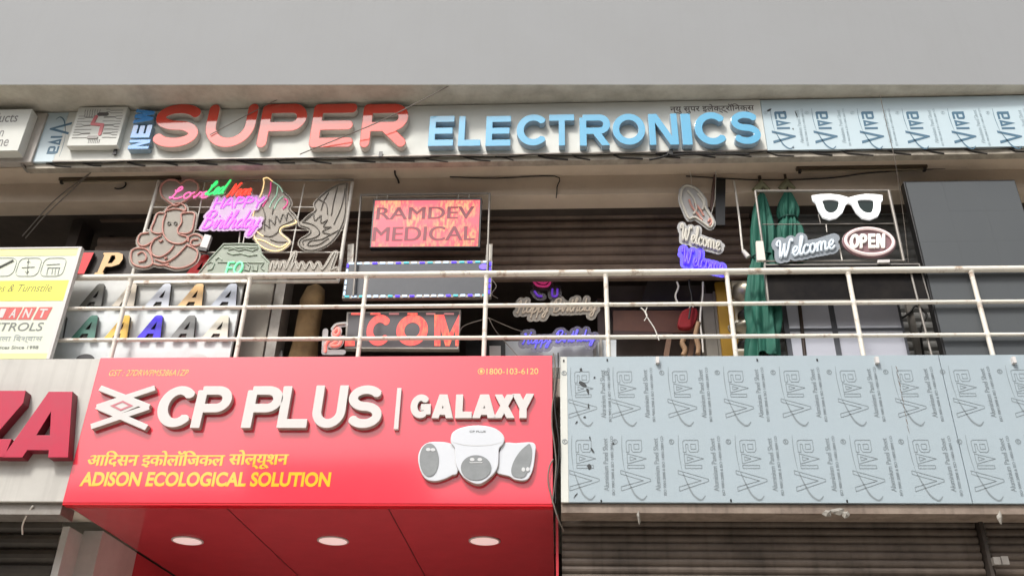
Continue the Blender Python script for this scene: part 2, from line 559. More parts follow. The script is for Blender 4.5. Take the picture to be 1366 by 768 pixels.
ZS = 8.93        # underside of the top slab
bld = thing('shop_building', 'two storey concrete shop building with open balcony and plain grey parapet', 'building', (0, 2, 0))
def edge_y(x): return -.2945+.0273*(x+.4825)      # the slab edge runs slightly askew to the shop fronts
def prism(x0, x1, d, y1, z0, z1):
    v = [(x0, edge_y(x0)+d, z0), (x1, edge_y(x1)+d, z0), (x1, y1, z0), (x0, y1, z0), (x0, edge_y(x0)+d, z1), (x1, edge_y(x1)+d, z1), (x1, y1, z1), (x0, y1, z1)]
    return MB().add(v, [(3, 2, 1, 0), (4, 5, 6, 7), (0, 1, 5, 4), (1, 2, 6, 5), (2, 3, 7, 6), (3, 0, 4, 7)])
prism(-16, 10, 0, 5, ZS, 14.5).build('parapet', M_parapet, bld)
prism(-16, 10, .003, 4.9, ZS-.006, ZS-.001).build('slab_soffit', M_concrete, bld)
MB().box(-16, 14, .13, 1.6, 8.19, ZS-.008).build('canopy_slab', M_beam, bld)
zb = P(300, 266, .43)[2]
MB().box(-16, 14, .43, .70, zb, 8.188).build('beam', M_beam, bld)
MB().box(-16, 14, .12, 6, 5.25, 5.45).build('balcony_slab', M_concrete, bld)
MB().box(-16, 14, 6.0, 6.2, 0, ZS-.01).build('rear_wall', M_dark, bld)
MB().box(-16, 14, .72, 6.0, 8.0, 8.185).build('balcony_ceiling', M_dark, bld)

# upper floor shutters, pillars (parts of the building)
BY = 1.0
def px_x(px, py, Y): return P(px, py, Y)[0]
def px_z(px, py, Y): return P(px, py, Y)[2]
xa, xb = px_x(345, 320, BY), px_x(1003, 320, BY)
zs = px_z(700, 366, BY)
MB().corrugated(xa, xb, BY, zs, 8.2, .125, .05).build('roller_shutter', M_shut, bld)
MB().box(xa, xb, BY-.05, BY+.02, zs-.09, zs-.005).build('shutter_bottom_rail', M_shut, bld)
xc, xd = px_x(1008, 320, BY), px_x(1420, 320, BY)
MB().corrugated(xc, xd, BY, 5.46, 8.2, .12, .03).build('roller_shutter', mat('blue grey shutter', (140, 140, 138), .5, dirt=.5, dirt_c=(86, 84, 80), scale=2.5, streak=.4, rvar=.2), bld)
xe, xf = px_x(132, 320, BY), px_x(240, 320, BY)
MB().corrugated(xe, xf, BY, 5.46, px_z(160, 316, BY), .13, .03).box(xe, xf, BY-.1, BY-.05, px_z(160, 300, BY), px_z(160, 296, BY)).box(xe+.1, xe+.4, BY-.14, BY-.04, px_z(160, 290, BY), px_z(160, 284, BY)).build('roller_shutter', M_shut, bld)
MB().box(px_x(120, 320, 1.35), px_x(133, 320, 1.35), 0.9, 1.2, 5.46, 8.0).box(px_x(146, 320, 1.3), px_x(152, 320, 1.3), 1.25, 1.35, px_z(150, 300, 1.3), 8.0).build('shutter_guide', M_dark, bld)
MB().box(px_x(322, 420, .6), px_x(359, 420, .6), .6, .9, 5.46, 7.2).build('pillar', M_wall, bld)
MB().box(px_x(360, 420, .58), px_x(373, 420, .58), .62, .9, 5.46, 7.2).build('door_frame', M_steel, bld)
MB().box(px_x(938, 420, 1.3), px_x(953, 420, 1.3), 1.3, 1.6, 5.46, zs-.1).box(px_x(954.5, 420, 1.25), px_x(961, 420, 1.25), 1.25, 1.6, 5.46, zs-.1).build('door_frame', M_wall, bld)
MB().box(px_x(797, 420, 1.4), px_x(806, 420, 1.4), 1.4, 1.55, 5.46, zs-.1).build('door_frame', mat('dull brown steel', (98, 78, 76), .5, dirt=.4), bld)

# ground floor below the signs
zr = 4.137
GX0, GX1 = -4.62, -0.02
MB().box(GX1+.03, 14, .36, .9, 5.0, 5.24).box(GX1+.03, 14, .34, .4, 0, 0.16).build('lintel', M_concrete, bld)
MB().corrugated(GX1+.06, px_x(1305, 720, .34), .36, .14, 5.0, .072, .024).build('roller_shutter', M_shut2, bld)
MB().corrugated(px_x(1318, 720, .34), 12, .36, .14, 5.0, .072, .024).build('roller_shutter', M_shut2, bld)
xg = px_x(1305, 720, .34)
MB().box(xg+.012, xg+.045, .27, .45, .14, 5.0).build('shutter_guide', mat('dark brown steel', (58, 50, 44), .7, dirt=.6, dirt_c=(26, 22, 20), scale=7), bld)  # dark brown strip between the two shutters, near-black in patches
MB().box(xg+.03, xg+.09, .2, .25, px_z(1300, 752, .2), px_z(1300, 742, .2)).box(xg+.10, xg+.16, .2, .25, px_z(1300, 752, .2), px_z(1300, 741, .2)).build('shutter_lock', M_steel, bld)
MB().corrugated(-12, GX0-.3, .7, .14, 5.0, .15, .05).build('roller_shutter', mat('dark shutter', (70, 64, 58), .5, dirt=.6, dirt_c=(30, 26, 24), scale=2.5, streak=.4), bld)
MB().box(-12, GX0-.08, .05, .8, zr+.05, 5.2).build('lintel', M_concrete, bld)
# grey partition left of the red shop front
MB().box(GX0-.2, GX0, .9, 1.74, 0, zr-.012).box(GX0-.27, GX0-.2, .62, .9, 0, zr-.05).build('partition', mat('grey white panel', (206, 204, 200), .4, dirt=.25, scale=2), bld)
MB().box(GX0-.2, GX0-.005, 1.745, 3.2, 0, zr-.012).box(GX0, GX1, 3.2, 3.3, 0, zr-.012).build('shop_front', M_redsoff, bld)
MB().box(GX1+.004, GX1+.028, .3, 3.3, 0, zr-.012).build('partition', M_redsoff, bld)

# ------------------------------------------------------------------ big lit red sign over the shop
base = (-2.3, 0, 4.14)
cp = thing('shop_sign', 'glossy red shop sign with raised white block letters and a camera cut-out', 'sign', base)
X0, X1 = (P(132, 477)[0]+P(85, 672)[0])/2, -0.04
Z0, Z1 = 4.135, 5.641
MB().box(X0, X1, 0, .1, Z0, Z1).build('panel', M_redacp, cp, bevel=.004)
MB().box(X0, X1, .104, 3.19, zr, zr+.05).build('soffit', M_redsoff, cp)
MB().box(X0, X1, .004, .102, Z0-.02, Z0-.002).build('bottom_trim', mat('red trim', (206, 20, 36), .3), cp)
for k in (GX0+1.52, GX0+3.05):
    MB().box(k-.004, k+.004, .12, 3.18, zr-.0035, zr-.001).build('panel_joint', mat('joint', (70, 8, 12), .7), cp)
for lx, ly in ((-3.88, 1.27), (-2.33, 1.245), (-.75, 1.22)):
    l = MB().lathe(lx, ly, [(.15, 0), (.165, -.004), (.165, -.012), (.145, -.014)], 28, z0=zr-.001).build('downlight', M_white, cp)
    MB().lathe(lx, ly, [(.145, -.0135), (.0, -.0135)], 28, z0=zr-.001).build('diffuser', mat('frosted downlight', (240, 225, 222), .5, emit=(255, 225, 220), es=.35), l)
def raised(name, loops, parent, face, side, depth, yf0=0.0, bevel=.003, label=None):
    return MB().shape(loops, yf0-depth, depth-.001, 0, 1, bevel).build(name, [face, side], parent, label)
DL = .062
def cpl(ch, xl, xr, yt, yb, w, t, shear, dep=DL, bev=.003):
    x0, x1, z0, z1 = pbox(xl, xr, yt, yb-3, -dep)
    raised('letter', fit(glyph(ch, w, t, False, shear), x0, x1, z0, z1), cp, M_white, M_return, dep, 0, bev)
for a in (('C', 211, 256.5, 515, 572, .78, .2, .03), ('P', 259, 307, 515, 573, .78, .2, .03), ('P', 326, 375.5, 515, 573, .78, .2, .03),
          ('L', 373, 412, 515, 573, .68, .2, .03), ('U', 418, 462, 514, 573, .78, .2, .03), ('S', 464.5, 509.5, 514, 573, .78, .195, .02)):
    cpl(*a)
for a in (('G', 548, 574.5, 526, 560, .8, .26, .0), ('A', 577, 604.5, 526, 560, .85, .26, 0), ('L', 608, 629.5, 526, 560, .62, .26, 0),
          ('A', 631, 661, 526, 560, .85, .26, 0), ('X', 659.5, 686, 526, 560, .85, .27, 0), ('Y', 683.5, 712, 525, 560, .85, .26, 0)):
    cpl(*a, .045)
x0, x1, z0, z1 = pbox(527.5, 533.5, 517, 572, -.04)
MB().box(x0, x1, -.04, -.001, z0, z1).build('divider', M_white, cp, bevel=.003)
def z8(p): q = P(100+p[0]/3.841, 480+p[1]/3.841, -DL); return (q[0], q[2])
bars = [[z8(p) for p in b] for b in ([(128, 143), (378, 240)], [(112, 240), (408, 142)], [(112, 236), (366, 345)], [(82, 340), (378, 240)])]
c0 = np.array(bars); xs = np.linspace(c0[..., 0].min()-.1, c0[..., 0].max()+.1, 150); zz = np.linspace(c0[..., 1].min()-.1, c0[..., 1].max()+.1, 110)
X, Z = np.meshgrid(xs, zz)
D = np.full(X.shape, 1e9)
for b in bars: D = np.minimum(D, butt(X, Z, b, .027))
dc = np.array(z8((240, 234))); 
D = np.minimum(D, np.maximum(np.abs(X-dc[0])/.17+np.abs(Z-dc[1])/.085-1, -1)*.05)
raised('emblem', contour(D, xs, zz), cp, M_white, M_return, DL)
def diam(k): return [(dc[0]+sx*k*.115, dc[1]+sz*k*.055) for sx, sz in ((1, 0), (0, 1), (-1, 0), (0, -1))]
MB().shape([diam(1), diam(.62)], -DL-.003, .002).build('emblem_outline', mat('dusty pink vinyl', (196, 118, 128), .5), cp)
m = MB(); x0, x1, z0, z1 = pbox(108, 441, 629, 648.5, -.003)
put_text(m, 'ADISON ECOLOGICAL SOLUTION', x0, x1, z0, z1, -.003, .002, .036, .02)
m.build('english_line', M_yellow, cp)
m = MB()
# the short i sign is typed before its consonant: the glyphs are set in the order they are seen
wl = '\u0906\u093f\u0926\u0938\u0928 \u0907\u0915\u094b\u0932\u0949\u093f\u091c\u0915\u0932'
x0, x1, z0, z1 = pbox(118, 299, 601, 623, -.003)
for q in (-1, 0, 1): put_text(m, wl, x0+q*.006, x1+q*.006, z0+q*.002, z1+q*.002, -.003-.0004*q, .002, .0)
x0, x1, z0, z1 = pbox(306, 384, 600, 625, -.003)
for q in (-1, 0, 1): put_text(m, '\u0938\u094b\u0932\u094d\u092f\u0942\u0936\u0928', x0+q*.006, x1+q*.006, z0+q*.002, z1+q*.002, -.003-.0004*q, .002, .0)
m.build('hindi_line', M_yellow, cp)
m = MB(); x0, x1, z0, z1 = pbox(146, 251, 493, 501, -.003)
put_text(m, 'GST : 27DRWPM5286A1ZP', x0, x1, z0, z1, -.003, .002, .0, .15)
m.build('tax_number', M_paleyel, cp)
m = MB(); x0, x1, z0, z1 = pbox(649, 718, 491, 499, -.003)
put_text(m, '1800-103-6120', x0, x1, z0, z1, -.003, .002, .004)
c = P(642, 495, -.003)
m.shape([arc(c[0], c[2], .034, .034, 0, 350, 24), arc(c[0], c[2], .027, .027, 0, 350, 24)], -.003, .002)
m.shape([arc(c[0], c[2], .014, .02, 0, 350, 14)], -.003, .002)
m.build('phone_number', M_paleyel, cp)
# camera cut-out
def zc(p, Y=-.06): q = P(540+p[0]/6.4, 560+p[1]/6.4, Y); return (q[0], q[2])
def outl(pts, Y=-.06): return [(q[0], q[1]) for q in smooth([zc(p, Y) for p in pts], True, 4)][:]
co = MB().shape([outl([(130, 260), (160, 215), (210, 190), (300, 185), (390, 200), (440, 240), (446, 430), (400, 460), (340, 490), (260, 510), (190, 497), (150, 450), (125, 380), (118, 310)])], -.048, .047, 0, 1, .008)
cut = thing('camera_cutout', 'white cut-out of a three-headed dome camera fixed on the red sign', 'sign cut-out', tuple(P(620, 600, 0)))
M_cam = mat('white printed acrylic', (210, 214, 220), .3, dirt=.1, dirt_c=(170, 176, 188), scale=6)
M_lens = mat('grey lens print', (132, 136, 138), .25, dirt=.4, dirt_c=(166, 170, 172), scale=7)
M_palelens = mat('pale lens print', (206, 208, 210), .3)  # pale printed marks for the lenses and the body seam
co.build('camera_head', [M_cam, M_return], cut)
MB().shape([outl([(845, 200), (950, 195), (1075, 188), (1112, 215), (1108, 280), (1092, 400), (1060, 478), (1020, 505), (940, 497), (890, 468), (785, 435), (795, 330)])], -.048, .047, 0, 1, .006).build('camera_head', [M_cam, M_return], cut)
MB().shape([outl([(400, 150), (420, 105), (500, 68), (620, 52), (740, 67), (810, 105), (843, 150), (836, 200), (800, 245), (796, 320), (790, 390), (760, 450), (700, 508), (640, 540), (580, 530), (510, 488), (468, 430), (442, 370), (436, 280), (430, 235), (402, 195)])], -.07, .069, 0, 1, .008).build('camera_body', [M_cam, M_return], cut)
a = zc((622, 150), -.07)
MB().shape([outl([(405, 185), (500, 205), (620, 212), (740, 205), (838, 185), (740, 212), (620, 219), (500, 212)], -.072)], -.072, .001).build('body_seam', M_palelens, cut)
m = MB(); put_text(m, 'CP PLUS', zc((552, 100), -.072)[0], zc((690, 100), -.072)[0], zc((600, 105), -.072)[1], zc((600, 88), -.072)[1], -.072, .001, .02)
m.build('body_lettering', M_lens, cut)
def ell(cx, cy, rx, ry, Y): return [zc((cx+rx*math.cos(t), cy+ry*math.sin(t)), Y) for t in np.linspace(0, 2*math.pi, 36, endpoint=False)]
for (cx, cy, rx, ry, Y, gl) in ((208, 338, 82, 142, -.05, [(200, 250), (240, 252)]), (608, 405, 130, 107, -.072, [(575, 335), (640, 335)])):
    l = MB().shape([ell(cx, cy, rx, ry, Y-.004)], Y-.004, .003).build('lens_face', M_lens, cut)
    for g in gl: MB().shape([ell(g[0], g[1], 20, 14, Y-.007)], Y-.007, .002).build('lens', M_palelens, l)
    if cx > 400:
        MB().shape([[zc((545, 352), Y-.007), (zc((560, 365), Y-.007)), zc((655, 365), Y-.007), zc((670, 352), Y-.007), zc((650, 358), Y-.007), zc((565, 358), Y-.007)]], Y-.007, .002).build('lens', M_palelens, l)
l = MB().shape([outl([(1068, 205), (1085, 260), (1078, 350), (1048, 440), (1010, 488), (930, 478), (908, 430), (930, 350), (980, 270), (1040, 215)], -.054)], -.054, .003).build('lens_face', M_lens, cut)
for g in ((1012, 420), (1050, 418)): MB().shape([ell(g[0], g[1], 15, 18, -.057)], -.057, .002).build('lens', M_palelens, l)

# ------------------------------------------------------------------ grey panel with big red letters, left
za = thing('shop_sign', 'grey panel sign at lower left with thick dark pink letters cut by the frame', 'sign', (-6, 0, 4.2))
MB().box(-9, X0-.006, .012, .1, 4.15, 5.635).build('panel', mat('pale grey panel', (196, 194, 188), .35, dirt=.3, dirt_c=(130, 126, 120), scale=1.2, streak=.8, rvar=.2), za)
MB().box(-9, X0-.03, .06, .3, 4.04, 4.146).build('bottom_rail', M_steel, za)
M_za = mat('dusty crimson acrylic', (190, 42, 72), .22, dirt=.3, dirt_c=(150, 70, 84), scale=4)
M_zas = mat('dark crimson return', (120, 24, 42), .4)
gz = lambda pts: [(lambda q: (q[0], q[2]))(P(p[0]/2.494, 460+p[1]/2.494, -.1)) for p in pts]
raised('letter', [gz([(9, 372), (162, 155), (240, 155), (225, 372), (160, 372), (163, 348), (90, 348), (73, 372)]), gz([(119, 300), (166, 300), (170, 218)])], za, M_za, M_zas, .11, .012)
raised('letter', [gz([(-140, 152), (84, 152), (76, 192), (-28, 312), (37, 313), (13, 371), (-190, 371), (-180, 325), (-62, 206), (-152, 206)])], za, M_za, M_zas, .11, .012)
# ------------------------------------------------------------------ film covered cladding, right
def film_logo(mb, x, z, h, filled=False, y=-.002, text=True):
    """the rotated brand mark of the film: reads upwards, h = height of the word"""
    W = .52*h
    d = .0016
    def T(u, v): return (x+v*W, z+u*h)      # u along the word (upwards), v across (tops at 0, feet at 1)
    def poly(pts, t=.0055):
        pl = [np.array((T(*p)[0], y, T(*p)[1])) for p in pts]
        if filled: return
        for a, b in zip(pl, pl[1:]+pl[:1]):
            q = b-a; L = np.linalg.norm(q)
            if L < 1e-5: continue
            n = np.array([-q[2], 0, q[0]])/L*t/2
            mb.add([a-n, b-n, b+n, a+n], [(0, 1, 2, 3)])
    shapes = [[(.0, .0), (.08, .0), (.20, .80), (.33, .0), (.40, .0), (.23, 1.06), (.19, 1.06)],
              [(.44, .26), (.50, .26), (.50, .86), (.44, .86)],
              [(.53, .26), (.73, .26), (.63, .95)],
              [(.76, .24), (.97, .24), (1.0, .30), (1.0, .80), (.81, .80), (.76, .74), (.76, .48), (.81, .42), (.92, .42), (.92, .34), (.76, .34)]]
    for sh in shapes if text < 2 else ():
        if filled:
            if sh is shapes[2]: lp = [sh, [(.595, .36), (.665, .36), (.63, .56)]]
            elif sh is shapes[3]: lp = [sh, [(.82, .52), (.92, .52), (.92, .70), (.82, .70)]]
            else: lp = [sh]
            mb.shape([[T(*p) for p in l] for l in lp], y, d)
        else: poly(sh)
    if not filled and text < 2:
        poly([(.82, .52), (.92, .52), (.92, .70), (.82, .70)], .005)
        poly([(.59, .36), (.67, .36), (.63, .58)], .005)
    # swash
    for pts, t in () if text >= 2 else (([(.36, .16), (.14, .30), (-.06, .46), (-.16, .66), (-.16, .78), (-.09, .9)], .013), ([(.40, .14), (.6, .10), (.85, .08), (1.1, .10)], .005)):
        pl = smooth([T(*p) for p in pts], False, 4)
        n = len(pl)
        for i in range(n-1):
            a = np.array((pl[i][0], y, pl[i][1])); b = np.array((pl[i+1][0], y, pl[i+1][1])); q = b-a; L = np.linalg.norm(q)
            tt = t*(.4+.9*math.sin(math.pi*min(1, (i+.5)/n)))
            nn = np.array([-q[2], 0, q[0]])/L*tt/2
            mb.add([a-nn, b-nn, b+nn, a+nn], [(0, 1, 2, 3)])
    if not text: return
    if text == 2:
        c = T(.97, -.16)
        mb.shape([arc(c[0], c[1], .026*h/.5, .026*h/.5, 0, 345, 16), arc(c[0], c[1], .018*h/.5, .018*h/.5, 0, 345, 16)], y, d)
        put_text(mb, 'R', c[0]-.009*h/.5, c[0]+.009*h/.5, c[1]-.011*h/.5, c[1]+.011*h/.5, y, d)
    elif text == 3: put_text(mb, 'Aluminium Panel Sheet', x+W*1.22, x+W*1.40, z, z+1.04*h, y, d, 0, 0, rot=True)
    elif text == 4: put_text(mb, 'ISO 9001:2008 & ISO 14001:2004 CO', x+W*1.50, x+W*1.60, z-.08*h, z+1.08*h, y, d, .01, 0, rot=True)

clad = thing('cladding_panel', 'pale blue film covered cladding sheet with printed logos and torn black scuffs', 'cladding', (2, 0, 4.2))
xs0 = .035
xsm = (P(1250, 477)[0]+P(1302, 671)[0])/2
MB().box(xs0+.07, xsm-.004, .012, .06, 4.158, 5.632).build('sheet', M_film, clad)
MB().box(xs0, xs0+.068, .012, .06, 4.158, 5.632).build('edge_strip', M_whiteacp, clad)
clad2 = thing('cladding_panel', 'pale blue film covered cladding sheet at the right edge past the seam', 'cladding', (5, 0, 4.2))
MB().box(xsm+.004, 9, .012, .06, 4.158, 5.630).build('sheet', M_film, clad2)
pr1, pr2 = MB(), MB()
for (yb, yt, xl, xr, n) in ((556, 494, 817, 1200, 5.0), (654, 586, 829, 1222, 5.0)):
    z = P(1000, yb)[2]; h = P(1000, yt)[2]-z
    xx = P(xl, yb)[0]; st = (P(xr, yb)[0]-xx)/n
    for k in range(-1, 9):
        xk = xx+k*st
        pa_ = clad if xk < xsm-.25 else clad2
        lg = MB(); film_logo(lg, max(xk, xs0+.08), z, h, False, .0095, 0); lg.build('printed_logo', M_ink, pa_)
        for q_, nm_ in ((2, 'registered_mark'), (3, 'printed_caption'), (4, 'printed_standard')):
            lg = MB(); film_logo(lg, max(xk, xs0+.08), z, h, False, .0095, q_); lg.build(nm_, M_ink, pa_)
# scuffs (torn film, black backing showing)
m = MB()
def scuff(mb, px, py, w, h, ang, y, seed):
    rnd = random.Random(seed); c = P(px, py, y); lp = []
    for k in range(11):
        t = 2*math.pi*k/11; rr = .6+.5*rnd.random()
        u, v = .72*w*rr*math.cos(t), .8*h*rr*math.sin(t)
        lp.append((c[0]+u*math.cos(ang)-v*math.sin(ang), c[2]+u*math.sin(ang)+v*math.cos(ang)))
    mb.shape([lp], y, .0012)
for i, (px, py, w, h, a) in enumerate(((777, 512, .03, .07, .9), (775, 493, .02, .03, .2), (784, 521, .016, .05, .2), (785, 541, .014, .035, 0), (793, 503, .02, .012, .8),
                                       (786, 622, .03, .032, 0), (790, 600, .014, .045, .6), (787, 584, .012, .03, .2), (818, 591, .014, .02, .3), (768, 660, .05, .008, .9), (780, 556, .02, .014, .3), (769, 563, .03, .008, .9))):
    scuff(m, px, py, w, h, a, .0075, i)
mr_ = MB()
for k in range(9):
    scuff(mr_, 1196.5+k*1.9, 492+k*10, .003+.005*random.random(), .055, .12, .0075, 40+k)
m.build('scuff_marks', M_inkd, clad)
mr_.build('rust_streak', mat('rust brown stain', (110, 92, 78), .7), clad)
for px in (876, 1168): MB().box(P(px, 478)[0]-.012, P(px, 478)[0]+.02, -.03, .011, P(px, 485)[2], P(px, 477)[2]).build('clip', M_white, clad)
MB().box(P(1350, 478)[0]-.012, P(1350, 478)[0]+.02, -.03, .011, P(1350, 485)[2], P(1350, 477)[2]).build('clip', M_white, clad2)
for (px, py) in ((752, 481), (810, 480), (1010, 480), (1090, 480), (802, 668), (975, 667), (1130, 668)):
    c = P(px, py, .01); MB().box(c[0]-.007, c[0]+.007, .006, .0115, c[2]-.012, c[2]+.012).build('screw', M_black, clad)
br = thing('support_bracket', 'grey steel support rail under the film covered cladding with torn scraps', 'bracket', (2, .1, 4.05))
MB().box(xs0, 9, .04, .058, 4.068, 4.15).box(xs0, 9, .058, .3, 4.068, 4.08).build('rail', mat('stained brown grey steel', (146, 132, 120), .6, dirt=.65, dirt_c=(84, 70, 60), scale=5, streak=.6), br)
for i, (px, py, w, h) in enumerate(((1104, 684, .07, .05), (1118, 682, .11, .045), (1128, 686, .04, .05), (1334, 690, .03, .075), (852, 690, .02, .075))):
    rnd = random.Random(200+i); c = P(px, py, .03); nn = 9
    v = [(c[0]+w*math.cos(6.283*k/nn)*rnd.uniform(.4, 1), .03-.02*rnd.random(), c[2]+h*math.sin(6.283*k/nn)*rnd.uniform(.4, 1)) for k in range(nn)]+[(c[0], .005, c[2])]
    v += [(p[0], p[1]+.003, p[2]-.004) for p in v]
    f = [(k, (k+1) % nn, nn) for k in range(nn)]+[((k+1) % nn+nn+1, k+nn+1, 2*nn+1) for k in range(nn)]
    MB().add(v, f).build('torn_scrap', mat('dirty torn film', (150, 146, 138), .6, dirt=.5, dirt_c=(96, 90, 84), scale=20), br)
# ------------------------------------------------------------------ long sign board on the upper canopy
T0, T1 = 8.17, 8.905
up = thing('sign_board', 'long white shop sign under the parapet with red and blue raised letters', 'sign', (-2, 0, 8.2))
ux0, ux1 = P(84, 175)[0], (P(1023, 205)[0]+P(1015, 135)[0])/2
MB().box(ux0, ux1, 0, .035, T0, T1).build('panel', M_whiteacp, up)
MB().box(ux0, ux1, -.014, -.001, T0-.012, T0+.004).build('bottom_trim', M_steel, up)
LS = .085
M_sret = mat('pale letter return', (206, 198, 190), .4, dirt=.3, dirt_c=(150, 140, 130), scale=6)
for ch, xl, xr, yt, yb, w in (('S', 206, 266, 139.5, 196, 1.02), ('U', 275, 340, 139.5, 196, 1.05), ('P', 347, 407, 139, 196, 1.0), ('E', 416, 473, 139, 196, .98), ('R', 483, 543, 139, 196, 1.02)):
    x0, x1, z0, z1 = pbox(xl, xr, yt, yb, -LS)
    raised('letter', fit(glyph(ch, w, .205, True), x0, x1, z0, z1), up, M_letred, M_sret, LS, 0, .006)
M_bret = mat('blue letter return', (150, 176, 196), .4, dirt=.5, dirt_c=(96, 110, 120), scale=7)
for ch, xl, xr, yt, yb, w in (('E', 572.5, 605, 155, 194.5, .8), ('L', 612, 641, 155, 194.5, .72), ('E', 648.5, 681, 155, 194.5, .8), ('C', 689.5, 727.5, 153, 194, .95),
                              ('T', 733, 766, 153, 194, .85), ('R', 773.5, 814, 153, 194, .92), ('O', 817.5, 860.5, 152, 193, 1.02), ('N', 866, 904, 152, 193, .92),
                              ('I', 909.5, 922, 152, 193, .25), ('C', 927, 967, 150, 193, .95), ('S', 976.5, 1013.5, 149, 192, .85)):
    x0, x1, z0, z1 = pbox(xl, xr, yt, yb, -LS)
    raised('letter', fit(glyph(ch, w, .195 if ch != 'I' else .25), x0, x1, z0, z1), up, M_letblue, M_bret, LS, 0, .003)
for ch, xl, xr, yt, yb in (('N', 172, 199, 186.5, 198.5), ('E', 176, 201, 167, 183.5), ('W', 180, 205, 145.5, 164)):
    x0, x1, z0, z1 = pbox(xl, xr, yt, yb, -LS)
    g = [[(-z, x) for x, z in l] for l in glyph(ch, {'N': .9, 'E': .8, 'W': 1.25}[ch], .25)]
    raised('letter', fit(g, x0, x1, z0, z1), up, mat('deep sky blue acrylic', (40, 132, 206), .15, spec=.8, coat=.3, dirt=.2, dirt_c=(90, 160, 214), scale=4), M_bret, LS, 0, .003)
m = MB(); x0, x1, z0, z1 = pbox(894, 1006, 139, 151, -.003)
put_text(m, '\u0928\u094d\u092f\u0941 \u0938\u0941\u092a\u0930 \u0907\u0932\u0947\u0915\u094d\u091f\u094d\u0930\u0949\u093f\u0928\u0915\u094d\u0938', x0, x1, z0, z1, -.003, .002, .0)
m.build('hindi_line', mat('dark brown vinyl', (62, 44, 40), .5), up)
# circuit board logo plate
lx0, lx1, lz0, lz1 = pbox(97, 163, 143, 194, -.09)
lp = thing('logo_plate', 'square white plate with a circuit pattern and a red S at the sign end', 'sign plate', (lx0, 0, lz0))
MB().box(lx0, lx1, -.09, -.002, lz0, lz1).build('plate', M_whiteacp, lp, bevel=.004)
def lpq(u, v): return (lx0+u*(lx1-lx0), -.0925, lz0+v*(lz1-lz0))
def lines(mb, pls, r=.0035):
    for pl in pls: mb.tube([lpq(*p) for p in pl], r, 5)
m = MB()
for k in range(9):
    v = .2+.07*k; o = .03*math.sin(k*2.1)
    lines(m, [[(.06, v), (.17, v), (.22, v+o), (.36 if k > 3 else .40, v+o)], [(.66 if k < 4 else .58, v+o), (.80, v+o), (.85, v-.01), (.95, v-.01)]])
for k in range(7):
    u = .16+.05*k; lines(m, [[(u, .93), (u, .86), (u+.015, .82), (u+.015, .74)]])
    lines(m, [[(.42+.035*k, .06), (.42+.035*k, .15)]])
lines(m, [[(.58, .93), (.64, .93), (.68, .9), (.93, .9)], [(.6, .86), (.66, .86), (.7, .83), (.93, .83)]])
m.build('circuit_lines', mat('pale grey ink', (150, 148, 146), .6), lp)
def ribbon(pts, r): return backer([[(lpq(*p)[0], lpq(*p)[2]) for p in pts]], r, True)
MB().shape(ribbon([(.62, .80), (.47, .80)], .022), -.1, .012).build('logo_bar', mat('dark grey ink', (84, 80, 78), .5), lp)
MB().shape(ribbon([(.42, .74), (.385, .55), (.60, .52), (.60, .28)], .020), -.098, .01).build('logo_stroke', mat('rose ink', (196, 106, 110), .5), lp)
MB().shape(ribbon([(.55, .2), (.40, .2)], .020), -.1, .012).build('logo_bar', mat('mid grey ink', (140, 136, 132), .5), lp)

f1 = thing('film_strip', 'blue film covered end piece with one printed logo left of the logo plate', 'cladding', (-6, 0, 8.2))
fx0 = P(45, 180)[0]
MB().box(fx0, ux0-.004, .002, .036, T0, T1).build('sheet', M_film2, f1)
MB().box(fx0-.03, fx0+.0, -.004, .14, T0-.05, T1).build('end_cap', M_steel, f1)
m = MB()
lm = MB(); film_logo(lm, 0, 0, .5, True, 0, 0)
cxm, czm = fx0+.30, (T0+T1)/2-.02
m.v = [(cxm-(v[0]-.13)*.9, -.0005+v[1], czm-(v[2]-.25)*.95) for v in lm.v if True]; m.f = lm.f; m.m = lm.m; m.sm = lm.sm
keep = [i for i, f in enumerate(m.f) if all(abs(m.v[k][0]-cxm) < .26 for k in f)]
m.f = [m.f[i] for i in keep]; m.m = [0]*len(keep); m.sm = [False]*len(keep)
m.build('printed_marks', M_ink2, f1)
f2 = thing('film_strip', 'blue film covered fascia strip with a row of printed logos at upper right', 'cladding', (4, 0, 8.2))
MB().box(ux1+.006, 9, .002, .036, T0, T1-.005).build('sheet', M_film2, f2)
m = MB(); mt_ = MB()
for k, px in enumerate((1031, 1087, 1149, 1210, 1272, 1333, 1394, 1455)):
    zz0 = P(px, 191.5)[2]; hh = P(px, 149)[2]-zz0
    m = MB(); film_logo(m, P(px, 185)[0], zz0, hh, True, -.0008, 0); m.build('printed_logo', M_ink2, f2)
    for q_, nm_ in ((2, 'registered_mark'), (3, 'printed_caption'), (4, 'printed_standard')):
        mt_ = MB(); film_logo(mt_, P(px, 185)[0], zz0, hh, False, -.0004, q_); mt_.build(nm_, mat('faint film ink', (168, 186, 194), .5), f2)
m = MB()
for i, (px, py, w, h, a) in enumerate(((1026, 147, .05, .02, .6), (1046, 149, .02, .012, .4), (1058, 172, .012, .016, .3), (1058, 197, .022, .01, -.6), (1062, 152, .008, .09, .15))):
    scuff(m, px, py, w, h, a, -.001, 70+i)
m.build('scuff_marks', M_inkd, f2)
